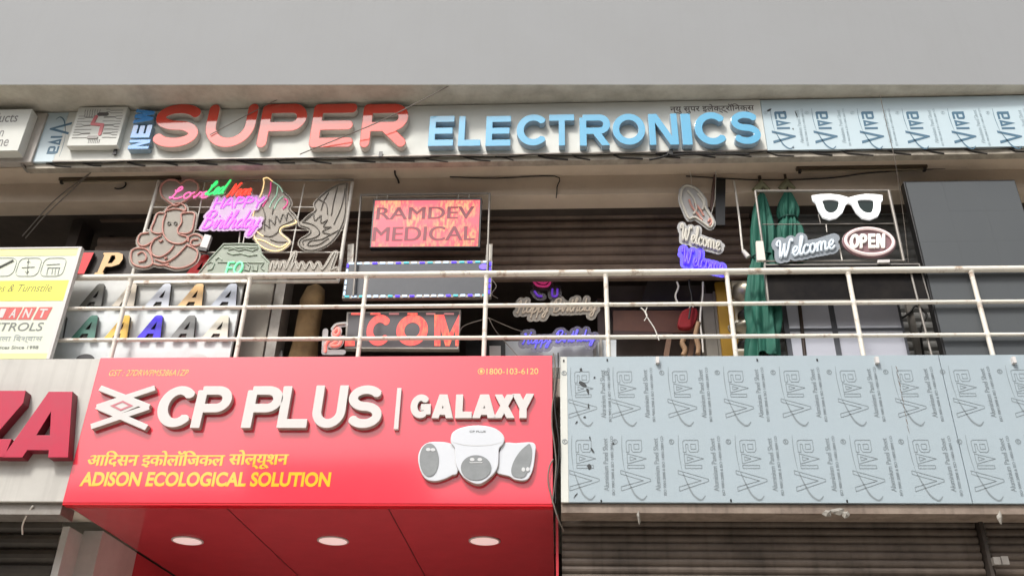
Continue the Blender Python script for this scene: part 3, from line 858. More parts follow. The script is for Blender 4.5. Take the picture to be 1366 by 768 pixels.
# underside framing of the long sign
fr = thing('support_truss', 'grimy metal carrier rail with loose cables under the long upper sign', 'support rail', (0, .08, 8.15))
MB().box(fx0+.02, 9, .036, .05, 8.10, 8.168).box(fx0+.02, 9, .05, .128, 8.10, 8.108).build('frame_angle', mat('grimy steel', (176, 168, 154), .6, metal=.1, dirt=.5, dirt_c=(48, 42, 38), scale=6), fr)
rnd = random.Random(3)
for k in range(26):
    x = fx0+.3+k*.43+rnd.uniform(-.06, .06)
    if x > 5.6: break
    pts = [(x, .03, 8.166), (x+rnd.uniform(.05, .16), .03, 8.13+rnd.uniform(-.012, .01)), (x+rnd.uniform(.2, .34), .032, 8.10+rnd.uniform(-.01, .02))]
    MB().tube(pts, .006+.005*rnd.random(), 6).build('loose_strap', M_cable, fr)
m = MB(); pts = [(fx0+.25+i*.33, .02+.006*math.sin(i*1.7), 8.158+.012*math.sin(i*2.3)) for i in range(34) if fx0+.25+i*.33 < 5.6]
m.tube(smooth(pts), .006, 6); m.build('cable', M_cable, fr)
m = MB(); c = P(890, 207, -.02); m.tube(smooth([(c[0]+u, -.02, c[2]+w) for u, w in ((-.2, -.06), (-.1, -.04), (0, .0), (.02, .05), (.05, .0), (.3, .01), (.9, -.005))]), .012, 6); m.build('cable', M_cable, fr)
for (px, py) in ((154, 203), (508, 206), (895, 203)):
    c = P(px, py, -.015); MB().box(c[0]-.02, c[0]+.02, -.03, -.014, c[2]-.04, c[2]+.03).build('clamp', M_black, fr)

# sign cut by the left edge
ls = thing('sign_box', 'white light box sign cut off by the left edge of the view', 'sign', (-7, -.1, 8.2))
sx1 = P(31, 180, -.16)[0]
sz0, sz1 = P(20, 201, -.16)[2], P(20, 146, -.16)[2]
MB().box(-9, sx1, -.16, -.03, sz0, sz1).build('face_panel', M_whiteacp, ls, bevel=.004)
MB().box(-9, sx1+.1, -.029, .06, sz0-.06, sz1+.06).build('back_tray', M_return, ls, bevel=.004)
m = MB()
x0, x1, z0, z1 = pbox(-30, 24, 151, 163, -.163); put_text(m, 'Products', x0, x1, z0, z1, -.163, .002, .0)
x0, x1, z0, z1 = pbox(3, 8, 174, 182, -.163); put_text(m, 'n', x0-.03, x1-.03, z0, z1, -.163, .002)
x0, x1, z0, z1 = pbox(-2, 11, 186, 195, -.163); put_text(m, 'ne', x0-.0, x1-.0, z0, z1, -.163, .002)
m.build('lettering', mat('grey vinyl', (120, 118, 116), .5), ls)

# batten lamps under the canopy
for lab, xa_, xb_, py in (('unlit brown batten lamp on the soffit above the neon rack', 82, 243, 231), ('unlit brown batten lamp on the soffit above the folded green parasols', 1062, 1236, 223)):
    Yb = .34
    a, b = P(xa_, py+1.5, Yb), P(xb_, py-1.5, Yb)
    t = thing('batten_lamp', lab, 'lamp', (a[0], Yb, 8.15), 'batten lamps under the canopy')
    MB().box(a[0], b[0], Yb-.025, Yb+.025, 8.155, 8.188).build('housing', mat('brown dusty enamel', (86, 72, 54), .6, dirt=.5), t)
    MB().tube([(a[0]+.05, Yb, 8.14), (b[0]-.05, Yb, 8.14)], .014, 10).build('lamp_tube', mat('dull lamp glass', (120, 108, 88), .3), t)
    for xx in (a[0]+.02, b[0]-.05): MB().box(xx, xx+.03, Yb-.02, Yb+.02, 8.115, 8.155).build('lamp_holder', M_cable, t)

# ------------------------------------------------------------------ railing
RY = .13
rail = thing('railing', 'cream painted tube railing with three bars along the balcony edge', 'railing', (0, RY, 5.45))
def rline(pl, r, name):
    MB().tube(pl, r, 12).build(name, M_rail, rail)
zt = (P(110, 367, RY)[2]+P(1366, 362.5, RY)[2])/2
zt0, zt1 = P(110, 366.5, RY)[2], P(1366, 362.5, RY)[2]
za1, zb1 = (P(150, 409, RY)[2]+P(1300, 405, RY)[2])/2, (P(150, 452, RY)[2]+P(1300, 448, RY)[2])/2
zt = (zt0+zt1)/2
xL = P(101, 366, RY)[0]
rline([(xL, RY, zt), (9, RY, zt)], .034, 'top_rail')
rline([(xL-.0, RY, za1), (9, RY, za1)], .021, 'mid_rail')
rline([(xL-.0, RY, zb1), (9, RY, zb1)], .021, 'mid_rail')
for (xa_, xb_) in ((150.5, 174), (319, 330.5), (478, 489), (645.5, 649), (812.5, 807.5), (982, 969.5), (1151, 1133), (1324, 1297.5)):
    a, b = P(xa_, 472, RY)[0], P(xb_, 371, RY)[0]
    x = (a+b)/2
    rline([(x, RY, 5.40), (x, RY, zt-.01)], .024, 'post')
    for zz_, r0_ in ((za1, .021), (zb1, .021)):
        MB().tube([(x, RY, zz_-r0_-.012), (x, RY, zz_-.012), (x, RY, zz_+.010), (x, RY, zz_+r0_+.010)], [.0245, .031, .030, .0245], 10).build('weld', M_rail, rail)
    MB().tube([(x, RY, zt-.062), (x, RY, zt-.03)], [.0245, .033], 10).build('weld', M_rail, rail)
x = 2*x-(P(1151, 472, RY)[0]+P(1133, 371, RY)[0])/2
rline([(x, RY, 5.40), (x, RY, zt-.01)], .024, 'post')

# ------------------------------------------------------------------ glowing tube lettering
CUR = {
 'a': (.48, [[(.42, .40), (.30, .5), (.12, .42), (.06, .2), (.16, .02), (.30, .06), (.41, .3), (.43, .46), (.40, .12), (.46, .0), (.56, .1)]]),
 'b': (.46, [[(.0, .1), (.14, .6), (.22, .98), (.12, 1.0), (.10, .5), (.12, .08), (.24, .0), (.38, .16), (.36, .40), (.22, .44), (.13, .3)]]),
 'c': (.40, [[(.36, .40), (.26, .5), (.11, .40), (.06, .18), (.16, .0), (.30, .03), (.42, .14)]]),
 'd': (.50, [[(.40, .38), (.28, .5), (.11, .40), (.06, .16), (.17, .0), (.33, .12), (.42, .5), (.48, 1.0), (.44, .4), (.44, .05), (.54, .08)]]),
 'e': (.40, [[(.0, .14), (.20, .22), (.33, .38), (.25, .5), (.12, .42), (.08, .2), (.16, .02), (.30, .03), (.43, .16)]]),
 'h': (.50, [[(.0, .1), (.16, .6), (.24, .96), (.13, 1.0), (.10, .5), (.08, .0)], [(.09, .2), (.22, .46), (.35, .46), (.35, .2), (.38, .0), (.5, .1)]]),
 'i': (.24, [[(.0, .14), (.12, .48), (.11, .12), (.17, .0), (.27, .12)], [(.15, .68), (.165, .72)]]),
 'l': (.26, [[(.0, .12), (.16, .5), (.24, .95), (.14, 1.0), (.09, .5), (.12, .04), (.20, .0), (.29, .12)]]),
 'm': (.74, [[(.0, .2), (.09, .48), (.09, .0)], [(.09, .25), (.20, .48), (.32, .45), (.32, .0)], [(.32, .25), (.44, .48), (.57, .44), (.57, .12), (.63, .0), (.76, .12)]]),
 'n': (.52, [[(.0, .2), (.09, .48), (.09, .0)], [(.09, .25), (.22, .48), (.35, .44), (.35, .12), (.41, .0), (.54, .12)]]),
 'o': (.44, [[(.26, .5), (.11, .42), (.06, .2), (.17, .0), (.32, .08), (.37, .3), (.27, .5), (.32, .40), (.46, .42)]]),
 'p': (.46, [[(.0, .2), (.11, .48), (.09, .0), (.07, -.42)], [(.09, .25), (.22, .48), (.37, .38), (.35, .12), (.20, .0), (.10, .1)]]),
 'r': (.38, [[(.0, .14), (.10, .5), (.20, .44), (.33, .44), (.26, .2), (.28, .0), (.40, .1)]]),
 't': (.32, [[(.0, .12), (.16, .6), (.20, .92), (.14, .4), (.15, .04), (.23, .0), (.34, .12)], [(.04, .60), (.32, .66)]]),
 'v': (.42, [[(.02, .44), (.10, .46), (.16, .02), (.30, .3), (.34, .48), (.46, .42)]]),
 'y': (.46, [[(.04, .46), (.08, .1), (.20, .04), (.34, .3), (.38, .48), (.32, .0), (.20, -.40), (.04, -.36), (.12, -.1), (.46, .12)]]),
 'B': (.66, [[(.16, .88), (.12, .4), (.10, .0)], [(-.02, .7), (.14, .98), (.44, 1.0), (.52, .8), (.38, .58), (.20, .52), (.46, .48), (.54, .22), (.36, .0), (.12, .02)]]),
 'D': (.66, [[(.16, .9), (.10, .0), (.40, .04), (.58, .4), (.44, .88), (.10, 1.0), (-.02, .8)]]),
 'H': (.70, [[(.02, .82), (.12, .98), (.16, .6), (.08, .0), (.0, .06)], [(.60, 1.0), (.50, .6), (.48, .04), (.58, .0), (.70, .12)], [(.08, .46), (.30, .54), (.56, .54)]]),
 'L': (.62, [[(.10, .72), (.20, .56), (.40, .78), (.34, .98), (.22, .84), (.18, .36), (.08, .06), (.0, .12), (.12, .12), (.34, .0), (.62, .14)]]),
 'N': (.74, [[(.0, .06), (.08, .0), (.16, .5), (.20, .96), (.30, .5), (.42, .04), (.50, .5), (.58, .96), (.70, 1.0)]]),
 'W': (.96, [[(.06, .70), (.0, .86), (.12, 1.0), (.22, .84), (.22, .4), (.26, .02), (.40, .4), (.48, .78), (.50, .3), (.56, .02), (.72, .46), (.80, .86), (.92, .98), (.96, .84)]]),
 ' ': (.34, []),
}
def script(txt):
    x = 0; out = []
    for ch in txt:
        w, st = CUR[ch]
        for pl in st: out.append([(x+p[0], p[1]) for p in pl])
        x += w
    return out
CAPS = {'H': (.62, [[(.05, 0), (.05, 1)], [(.5, 0), (.5, 1)], [(.05, .5), (.5, .5)]]), 'A': (.66, [[(.02, 0), (.3, 1), (.58, 0)], [(.12, .36), (.48, .36)]]),
        'P': (.56, [[(.06, 0), (.06, 1), (.3, 1), (.46, .88), (.46, .62), (.3, .5), (.06, .5)]]), 'Y': (.62, [[(.02, 1), (.28, .5), (.54, 1)], [(.28, .5), (.28, 0)]]),
        'E': (.56, [[(.46, 1), (.06, 1), (.06, 0), (.46, 0)], [(.06, .52), (.4, .52)]]), 'O': (.7, [arc(.32, .5, .28, .5, 0, 360, 20)]), 'C': (.6, [arc(.32, .5, .28, .5, 40, 320, 16)]),
        'N': (.66, [[(.06, 0), (.06, 1), (.52, 0), (.52, 1)]])}
def caps(txt):
    x = 0; out = []
    for ch in txt:
        w, st = CAPS[ch]
        for pl in st: out.append([(x+p[0], p[1]) for p in pl])
        x += w
    return out
def place(strokes, a, b, h, Y, shear=.2, fit_w=True):
    """strokes from baseline start a to baseline end b (photo pixels), capital height h pixels, on the plane y = Y"""
    A, B = P(a[0], a[1], Y), P(b[0], b[1], Y)
    ux = np.array([B[0]-A[0], B[2]-A[2]])
    xs_ = [p[0] for pl in strokes for p in pl]; W = max(xs_)-min(xs_); m0 = min(xs_)
    hh = P(a[0], a[1]-h, Y)[2]-A[2]
    return [[(A[0]+ux[0]*((p[0]-m0)/W)+shear*p[1]*hh, A[2]+ux[1]*((p[0]-m0)/W)+p[1]*hh) for p in pl] for pl in strokes]
def glow(name, c, s): return mat(name, tuple(min(255, int(x*.8+40)) for x in c), .4, emit=c, es=s)
def tubes(pls, Y, r, sm=True, n=6, k=4):
    m = MB()
    for pl in pls:
        q = smooth(pl, False, k) if (sm and len(pl) > 2) else pl
        m.tube([(p[0], Y, p[1]) for p in q], r, n)
    return m
def sm_all(pls, k=4): return [smooth(pl, False, k) if len(pl) > 2 else pl for pl in pls]
def neon(name, label, cat, groups, Y, backer_mat, br=.035, extra=None, thick=.006, group=None, curved=True, wires=None):
    """groups: list of (part name, strokes in x,z, tube material, radius)"""
    allp = [pl for g in groups for pl in (sm_all(g[1], 3) if curved else g[1])]
    c = np.mean([p for pl in allp for p in pl], 0)
    t = thing(name, label, cat, (c[0], Y, c[1]), group)
    if backer_mat:
        lp = backer(allp+(extra or []), br)
        MB().shape(lp, Y, thick).build('backing_sheet', backer_mat, t)
    for pn, st, mt, r in groups: tubes(st, Y-r*.9, r, curved).build(pn, mt, t)
    if wires:
        for pl in wires: MB().tube([(p[0], Y+.004, p[1]) for p in pl], .004, 5).build('hanging_wire', M_wcable, t)
    return t
def zmap(ox, oy, sc, Y):
    def g(pts): return [(lambda q: (q[0], q[2]))(P(ox+p[0]/sc, oy+p[1]/sc, Y)) for p in pts]
    return g
NY = .30
M_unlitp = mat('unlit pink silicone tube', (196, 140, 128), .45)
M_unlitw = mat('unlit white silicone tube', (196, 192, 182), .45)
M_unlitg = mat('unlit grey silicone tube', (92, 86, 78), .45)
M_unlitgr = mat('unlit green white tube', (170, 182, 166), .45)
G_pink = glow('pink neon', (240, 110, 176), .75)
G_green = glow('green neon', (60, 235, 120), .8)
G_red = glow('red neon', (250, 66, 48), .85)
G_purple = glow('purple neon', (226, 96, 246), .95)
G_yellow = glow('warm yellow neon', (248, 212, 150), .9)
G_mag = glow('magenta neon', (210, 60, 130), .6)
G_mint = glow('dim mint neon', (150, 196, 170), .45)
G_blue = glow('blue neon', (62, 36, 250), 1.1)
G_white = glow('white neon', (226, 230, 250), .7)
# rack
rk = thing('display_rack', 'white tube rack with the neon wings and neon lettering hung on it', 'display rack', (-3, NY+.03, 5.9))
g6 = zmap(170, 230, 4.406, NY+.03)
def bar(a, b, r, name='bar', par=None, mt=None, Y=NY+.03, g=None):
    q = (g or g6)([a, b]); MB().tube([(q[0][0], Y, q[0][1]), (q[1][0], Y, q[1][1])], r, 8).build(name, mt or M_whitesteel, par)
bar((186, 52), (20, 640), .022, 'upright', rk); bar((1322, 60), (1236, 640), .022, 'upright', rk)
bar((1040, 70), (940, 590), .009, 'bar', rk); bar((455, 60), (400, 340), .008, 'bar', rk)
for y in (205, 340, 470): bar((150+(205-y)*.28, y-(0 if y < 300 else 0)), (1300+(205-y)*.15, y), .008, 'bar', rk)
bar((190, 52), (1330, 44), .014, 'top_bar', rk, M_steel)
bar((14, 650), (1240, 640), .02, 'bottom_bar', rk)
for (a, b) in (((662, 350), (655, 420)), ((690, 358), (680, 420))): bar(a, b, .008, 'bar', rk)

g3 = zmap(170, 235, 5.906, NY)
heart = g3([(425, 65), (390, 40), (330, 33), (285, 58), (263, 100), (270, 150), (300, 185), (345, 218), (385, 238), (430, 215), (490, 180), (540, 140), (562, 95), (545, 55), (500, 33), (455, 42), (425, 65)])
love = place(script('Love'), (170+325/5.906, 235+178/5.906), (170+630/5.906, 235+168/5.906), 16, NY-.01, .25)
neon('neon_heart_sign', 'pale pink heart outline with pink script inside, top left of the rack', 'neon sign', [('heart_outline', [heart], M_unlitp, .012), ('lettering', love, G_pink, .009)], NY, M_clear, .018)
led = place(script('Led'), (273, 260), (297, 258), 18, NY-.03, .35)
neo = place(script('Neon'), (302, 262), (333, 260), 17, NY-.03, .35)
neon('neon_word_sign', 'small green and red script sign at the top of the rack', 'neon sign', [('green_word', led, G_green, .010), ('red_word', neo, G_red, .010)], NY-.02, M_clear, .022)
hap = place(caps('HAPPY'), (284, 277), (347, 276), 13, NY-.03, .2)
bir = place(script('Birthday'), (267, 304), (343, 303), 23, NY-.03, .25)
neon('neon_birthday_sign', 'glowing purple birthday greeting on a clear cloud shaped sheet', 'neon sign', [('upper_word', hap, G_purple, .008), ('lower_word', bir, G_purple, .009)], NY-.02, mat('lilac lit acrylic', (200, 176, 206), .3, alpha=.7, emit=(200, 120, 210), es=.10), .04)  # sheet's lilac tint and glow stand in for the tubes' light on it
ele = [g3(p) for p in ([(305, 300), (285, 360), (282, 440), (310, 500), (360, 530), (420, 535), (465, 512), (470, 480), (410, 462), (400, 420), (428, 370), (424, 302)],
    [(290, 295), (240, 300), (215, 360), (190, 430), (230, 455), (280, 452)], [(430, 300), (480, 290), (530, 300), (526, 360), (510, 430), (470, 455), (410, 452)],
    [(300, 290), (320, 255), (345, 240), (400, 215), (450, 235), (462, 270), (430, 295)], [(305, 275), (380, 262), (455, 275)], [(170, 450), (110, 460), (85, 510), (105, 550), (160, 545), (220, 500), (270, 470)],
    [(480, 520), (490, 480), (540, 462), (590, 490), (590, 530), (540, 552), (500, 540), (515, 505), (560, 500)], [(220, 490), (185, 560), (200, 620), (260, 640), (330, 600), (370, 550)],
    [(30, 640), (40, 590), (90, 570), (150, 580), (185, 620), (200, 690), (150, 718), (80, 712), (40, 685), (30, 640)], [(80, 620), (120, 600), (150, 630), (140, 670), (90, 680)],
    [(470, 545), (540, 580), (556, 620), (530, 680), (460, 718), (380, 728), (300, 705)], [(220, 660), (300, 682), (380, 640), (440, 580), (470, 545)], [(200, 690), (260, 705), (330, 695)],
    [(250, 510), (265, 520), (280, 505)], [(295, 645), (305, 655), (312, 642)])]
eyes = [g3([(330+12*math.cos(t), 375+12*math.sin(t)) for t in np.linspace(0, 6.28, 10)]), g3([(380+12*math.cos(t), 375+12*math.sin(t)) for t in np.linspace(0, 6.28, 10)])]
neon('neon_deity_sign', 'unlit pink outline of a seated elephant headed deity on grey acrylic', 'neon sign', [('outline_tube', ele, M_unlitp, .010), ('eye', [eyes[0]], M_unlitg, .006), ('eye', [eyes[1]], M_unlitg, .006)], NY, M_clear, .03)
x0, x1, z0, z1 = pbox(270, 280, 313, 328, NY-.03)
pb = thing('adapter_box', 'small white power adapter box beside the elephant headed neon figure', 'adapter', (x0, NY, z0))
MB().slab([P(273, 312, NY-.03), P(282, 314, NY-.03), P(276, 331, NY-.03), P(266, 329, NY-.03)], .05).build('case', M_white, pb, bevel=.004)
MB().slab([P(266, 329.5, NY-.028), P(276, 331.5, NY-.028), P(275, 335, NY-.028), P(264, 333, NY-.028)], .045).build('plug_end', M_black, pb)
g4 = zmap(320, 235, 5.906, NY)
lw_y = [g4(p) for p in ([(185, 20), (190, 60), (170, 140), (130, 220), (105, 310), (100, 400), (125, 500), (180, 560), (260, 590), (330, 580), (390, 530), (380, 500), (330, 460), (315, 430), (340, 400), (400, 385), (445, 365), (435, 350)],
    [(185, 20), (220, 15), (260, 45)], [(115, 420), (150, 450), (185, 475)], [(110, 490), (190, 510), (260, 545), (320, 560), (375, 530)])]
lw_m = [g4(p) for p in ([(245, 50), (240, 120), (210, 190), (180, 240)], [(350, 180), (375, 195), (370, 230), (340, 260)])]
lw_g = [g4(p) for p in ([(260, 45), (310, 80), (340, 130)], [(298, 85), (288, 150), (250, 210), (235, 250)], [(340, 160), (300, 200), (270, 260)])]
lw_u = [g4(p) for p in ([(340, 130), (385, 170), (402, 220), (385, 260), (430, 310), (450, 350)], [(190, 470), (250, 475), (300, 440), (320, 400), (420, 350)], [(180, 250), (200, 320), (190, 380)], [(265, 250), (255, 300)],
    [(195, 430), (196, 380), (235, 410)], [(235, 410), (232, 340), (275, 385)], [(275, 385), (288, 315), (315, 365)], [(315, 365), (342, 300), (365, 350)], [(365, 350), (382, 290), (430, 350)], [(240, 500), (300, 520), (370, 520)])]
lw_fill = [g4([(300, 200), (250, 300), (200, 450), (250, 550)]), g4([(250, 120), (200, 300), (150, 400)])]
neon('neon_wing_sign', 'left wing of the pair, edged in lit warm yellow tube', 'neon sign', [('yellow_tube', lw_y, G_yellow, .0055), ('magenta_tube', lw_m, G_mag, .007), ('mint_tube', lw_g, G_mint, .006), ('unlit_tube', lw_u, M_unlitg, .006)], NY, M_clear, .02, lw_fill, group='pair of neon wings')
rw = [g4(p) for p in ([(830, 60), (770, 75), (690, 120), (620, 180), (588, 220), (600, 270), (545, 310), (490, 365)], [(842, 60), (835, 160), (830, 280), (810, 370), (760, 470), (690, 540), (600, 580), (520, 580), (470, 540), (480, 500), (530, 470), (560, 440), (540, 410), (480, 390), (470, 370)],
    [(700, 130), (660, 200), (640, 270)], [(770, 90), (740, 200), (720, 310)], [(830, 100), (800, 240), (740, 380)], [(620, 185), (680, 220), (690, 300)], [(500, 360), (540, 330), (580, 290)], [(580, 290), (590, 350), (640, 310)], [(640, 310), (640, 370), (690, 345)], [(690, 345), (660, 400), (720, 400)], [(720, 400), (650, 440), (720, 460)],
    [(530, 545), (560, 510), (640, 500), (700, 470), (790, 420)], [(540, 550), (620, 540), (700, 490)], [(490, 360), (580, 385), (628, 440), (600, 480), (500, 510), (500, 540)])]
neon('neon_wing_sign', 'right wing of the pair, wholly unlit grey', 'neon sign', [('unlit_tube', rw, M_unlitg, .006)], NY, M_clear, .02, [g4([(750, 150), (700, 300), (600, 420), (560, 550)]), g4([(800, 250), (720, 420), (640, 520)]), g4([(670, 250), (640, 330)])], group='pair of neon wings')
gb = zmap(260, 320, 6.505, NY-.04)
gs = [gb(p) for p in ([(250, 40), (400, 36), (550, 42), (575, 130), (640, 195), (632, 300), (30, 300), (130, 170), (250, 40)], [(250, 68), (550, 68)], [(200, 195), (600, 200)], [(290, 90), (340, 76), (380, 95), (440, 80), (500, 98), (545, 78)],
    [(180, 175), (210, 150), (235, 175)], [(430, 215), (425, 260), (470, 270), (480, 225), (450, 205)], [(500, 220), (500, 265), (540, 270), (545, 215)], [(110, 210), (140, 190), (170, 205), (150, 255), (110, 265)], [(590, 210), (570, 240), (600, 265)], [(280, 110), (330, 130), (400, 120), (470, 140), (540, 130)])]
eo = place(caps('EO'), (260+265/6.505, 320+292/6.505), (260+395/6.505, 320+290/6.505), 15, NY-.05, .1)
neon('neon_shop_sign', 'grey clear acrylic sign with glowing green letters at the rack foot', 'neon sign', [('outline_tube', gs, M_unlitgr, .007), ('lettering', eo, glow('mint green neon', (110, 225, 160), .75), .011)], NY-.04, mat('greenish clear acrylic', (176, 186, 170), .15, alpha=.7), .016, [gb([(150, 200), (300, 150), (500, 150), (600, 250)]), gb([(100, 270), (250, 230), (400, 240), (550, 260)]), gb([(280, 100), (520, 100)]), gb([(200, 270), (500, 280)])], curved=False)
gw = [gb(p) for p in ([(660, 265), (680, 200), (700, 262), (720, 200), (740, 262), (770, 198), (790, 262), (830, 180), (870, 115), (850, 200), (835, 265), (870, 200), (900, 265), (930, 205), (960, 265), (1000, 205), (1030, 265), (1070, 205), (1100, 265), (1140, 230), (1200, 130), (1225, 120), (1190, 220), (1180, 265), (1230, 250)], [(660, 300), (900, 300), (1240, 300)])]
neon('neon_script_sign', 'unlit grey cursive sign half hidden behind the top rail below the wings', 'neon sign', [('lettering', gw, M_unlitw, .007)], NY-.05, M_clear, .03)

# ------------------------------------------------------------------ scrolling display boards
def noise_screen(name, c1, c2, c3, es):
    m = bpy.data.materials.new(name); m.use_nodes = True; nt = m.node_tree; b = nt.nodes['Principled BSDF']; L = nt.links.new
    tc = nt.nodes.new('ShaderNodeTexCoord'); mp = nt.nodes.new('ShaderNodeMapping'); mp.inputs['Scale'].default_value = (34, 34, 11); mp.inputs['Rotation'].default_value = (0, .5, 0)
    n = nt.nodes.new('ShaderNodeTexNoise'); n.inputs['Scale'].default_value = 1.0; n.inputs['Detail'].default_value = 4
    n2 = nt.nodes.new('ShaderNodeTexNoise'); n2.inputs['Scale'].default_value = 2.2
    r = nt.nodes.new('ShaderNodeValToRGB'); r.color_ramp.elements[0].position = .42; r.color_ramp.elements[0].color = lin(c1); r.color_ramp.elements[1].position = .62; r.color_ramp.elements[1].color = lin(c2)
    mx = nt.nodes.new('ShaderNodeMix'); mx.data_type = 'RGBA'; mx.inputs['B'].default_value = lin(c3)
    rr = nt.nodes.new('ShaderNodeMapRange'); rr.inputs['From Min'].default_value = .42; rr.inputs['From Max'].default_value = .55
    L(tc.outputs['Object'], mp.inputs[0]); L(mp.outputs[0], n.inputs['Vector']); L(tc.outputs['Object'], n2.inputs['Vector']); L(n2.outputs['Fac'], rr.inputs[0])
    L(n.outputs['Fac'], r.inputs[0]); L(r.outputs[0], mx.inputs['B']); mx.inputs['A'].default_value = lin(c3); L(rr.outputs[0], mx.inputs['Factor'])
    b.inputs['Base Color'].default_value = (.05, .01, .01, 1); b.inputs['Roughness'].default_value = .3
    L(mx.outputs['Result'], b.inputs['Emission Color']); b.inputs['Emission Strength'].default_value = es
    return m
RYB = .37
fm = thing('sign_stand', 'thin grey steel stand framing the lit red medical display', 'stand', (-1.5, RYB, 5.5))
g5 = zmap(470, 240, 4.519, RYB)
for a, b, r_ in (((52, 92), (6, 700), .013), ((828, 82), (808, 700), .013), ((48, 92), (832, 82), .013)): bar(a, b, r_, 'stand_bar', fm, M_steel, RYB, g5)
for px in (150, 212, 640, 705): bar((px, 86), (px-4, 124), .005, 'hook', fm, M_whitesteel, RYB, g5)
rb = thing('led_board', 'lit pink red display board with two lines of dark capitals', 'display board', tuple(P(570, 330, RYB)))
c4 = [P(470+x/4.519, 240+y/4.519, RYB-.03) for x, y in ((128, 114), (782, 108), (770, 406), (104, 408))]
MB().slab(c4, .07).build('case', M_black, rb, bevel=.004)
c4 = [P(470+x/4.519, 240+y/4.519, RYB-.033) for x, y in ((138, 126), (770, 121), (757, 398), (114, 402))]
MB().slab(c4, .002).build('screen', noise_screen('pink red matrix', (255, 70, 88), (250, 170, 110), (246, 88, 108), .85), rb)
m = MB(); x0, x1, z0, z1 = pbox(503, 632, 276, 292, RYB-.036); [put_text(m, 'RAMDEV', x0+q_*.006, x1+q_*.006, z0, z1, RYB-.036-q_*.0004, .002, .0) for q_ in (-1, 0, 1)]
m.build('upper_line', mat('dim matrix dots', (110, 44, 56), .5, emit=(120, 40, 54), es=.3), rb)  # faint red glow put into the dark capitals
m = MB(); x0, x1, z0, z1 = pbox(498, 633, 302, 321, RYB-.036); [put_text(m, 'MEDICAL', x0+q_*.006, x1+q_*.006, z0, z1, RYB-.036-q_*.0004, .002, .0) for q_ in (-1, 0, 1)]
m.build('lower_line', mat('dim matrix dots', (0, 0, 0)), rb)
SY = .42
sb = thing('led_board', 'long dark display board edged with dashes of blue and white light', 'display board', tuple(P(555, 375, SY)))
cc = [P(462, 349.5, SY), P(657, 347, SY), P(655, 396, SY), P(456, 398, SY)]
MB().slab(cc, .06).build('case', M_steel, sb, bevel=.003)
def inset(c, a, dy): 
    mx_ = sum(np.array(p) for p in c)/4; w_ = abs(c[1][0]-c[0][0])/2; h_ = abs(c[0][2]-c[3][2])/2
    return [np.array((mx_[0]+(p[0]-mx_[0])*(1-a/w_), p[1]+dy, mx_[2]+(p[2]-mx_[2])*(1-a/h_))) for p in c]
MB().slab(inset(cc, .035, -.002), .002).build('screen', mat('dark display glass', (80, 83, 88), .2, dirt=.3, dirt_c=(96, 98, 102), scale=5), sb)
i2 = inset(cc, .022, -.004)
G_ice = glow('ice white led', (200, 226, 255), 1.0); G_cyan = glow('teal led', (80, 190, 200), .7); G_vio = glow('violet blue led', (86, 60, 240), 1.1)
rnd = random.Random(5)
for side, (a, b, n) in enumerate(((i2[0], i2[1], 18), (i2[3], i2[2], 20), (i2[0], i2[3], 6), (i2[1], i2[2], 6))):
    a, b = np.array(a), np.array(b)
    for k in range(n):
        p, q = a+(b-a)*(k+.1)/n, a+(b-a)*(k+.72)/n
        mt = G_vio if (side == 3 or rnd.random() < .15) else (G_cyan if rnd.random() < .3 else G_ice)
        MB().tube([p, q], .011, 6).build('light_dash', mt, sb)
c = P(645, 355, SY-.02); MB().shape([arc(c[0], c[2], .05, .035, 0, 345, 18)], SY-.012, .006).build('bright_spot', G_vio, sb)
for px in (468, 653):
    t = MB().slab([P(px-4, 326, SY+.02), P(px+4, 325, SY+.02), P(px+3, 349, SY+.02), P(px-5, 350, SY+.02)], .04).build('bracket', M_rail, sb)
CYB = .55
cb = thing('led_board', 'dark display board showing big red capitals behind the railing', 'display board', tuple(P(545, 465, CYB)))
gc = zmap(420, 405, 5.254, CYB)
cc = [P(420+x/5.254, 405+y/5.254, CYB) for x, y in ((224, 58), (1024, 42), (1008, 318), (208, 314))]
MB().slab(cc, .07).build('case', M_steel, cb, bevel=.003)
MB().slab(inset(cc, .02, -.002), .002).build('screen', mat('grey display glass', (88, 86, 90), .2, dirt=.3, dirt_c=(70, 66, 70), scale=5), cb)
G_led = noise_screen('red led rows', (255, 60, 60), (252, 120, 80), (250, 84, 80), 1.05)
for ch, x0_, x1_, in (('C', 352, 528), ('O', 562, 800)):
    q = gc([(x0_, 295), (x1_, 78)])
    MB().shape(fit(glyph(ch, 1.0, .25), q[0][0], q[1][0], q[0][1], q[1][1]), CYB-.005, .002).build('letter', G_led, cb)
def gpoly(pts): return [tuple(p) for p in gc(pts)]
MB().shape([gpoly([(838, 296), (838, 78), (905, 78), (945, 210), (1010, 78), (1012, 78), (1006, 296), (985, 296), (985, 180), (945, 296), (915, 296), (880, 170), (880, 296)])], CYB-.005, .002).build('letter', G_led, cb)
MB().shape([gpoly([(212, 262), (280, 262), (280, 296), (210, 296)])], CYB-.005, .002).build('dot', G_led, cb)
for a, b in ((255, 325), (390, 460), (520, 590), (650, 720), (780, 845), (905, 975)):
    MB().shape([gpoly([(a, 66), (b, 66), (b, 78), (a, 78)])], CYB-.0052, .002).build('light_dash', G_led if a in (255, 390, 650) else mat('pink dash', (190, 120, 120), .4, emit=(190, 120, 120), es=.4), cb)
gf = zmap(320, 360, 6.4, .4)
fg = [gf(p) for p in ([(820, 515), (835, 500), (848, 518), (840, 550), (815, 560), (800, 540), (820, 515)], [(730, 700), (735, 640), (765, 600), (820, 570)], [(870, 590), (850, 640), (800, 650), (780, 640), (830, 610)], [(760, 600), (880, 580)])]
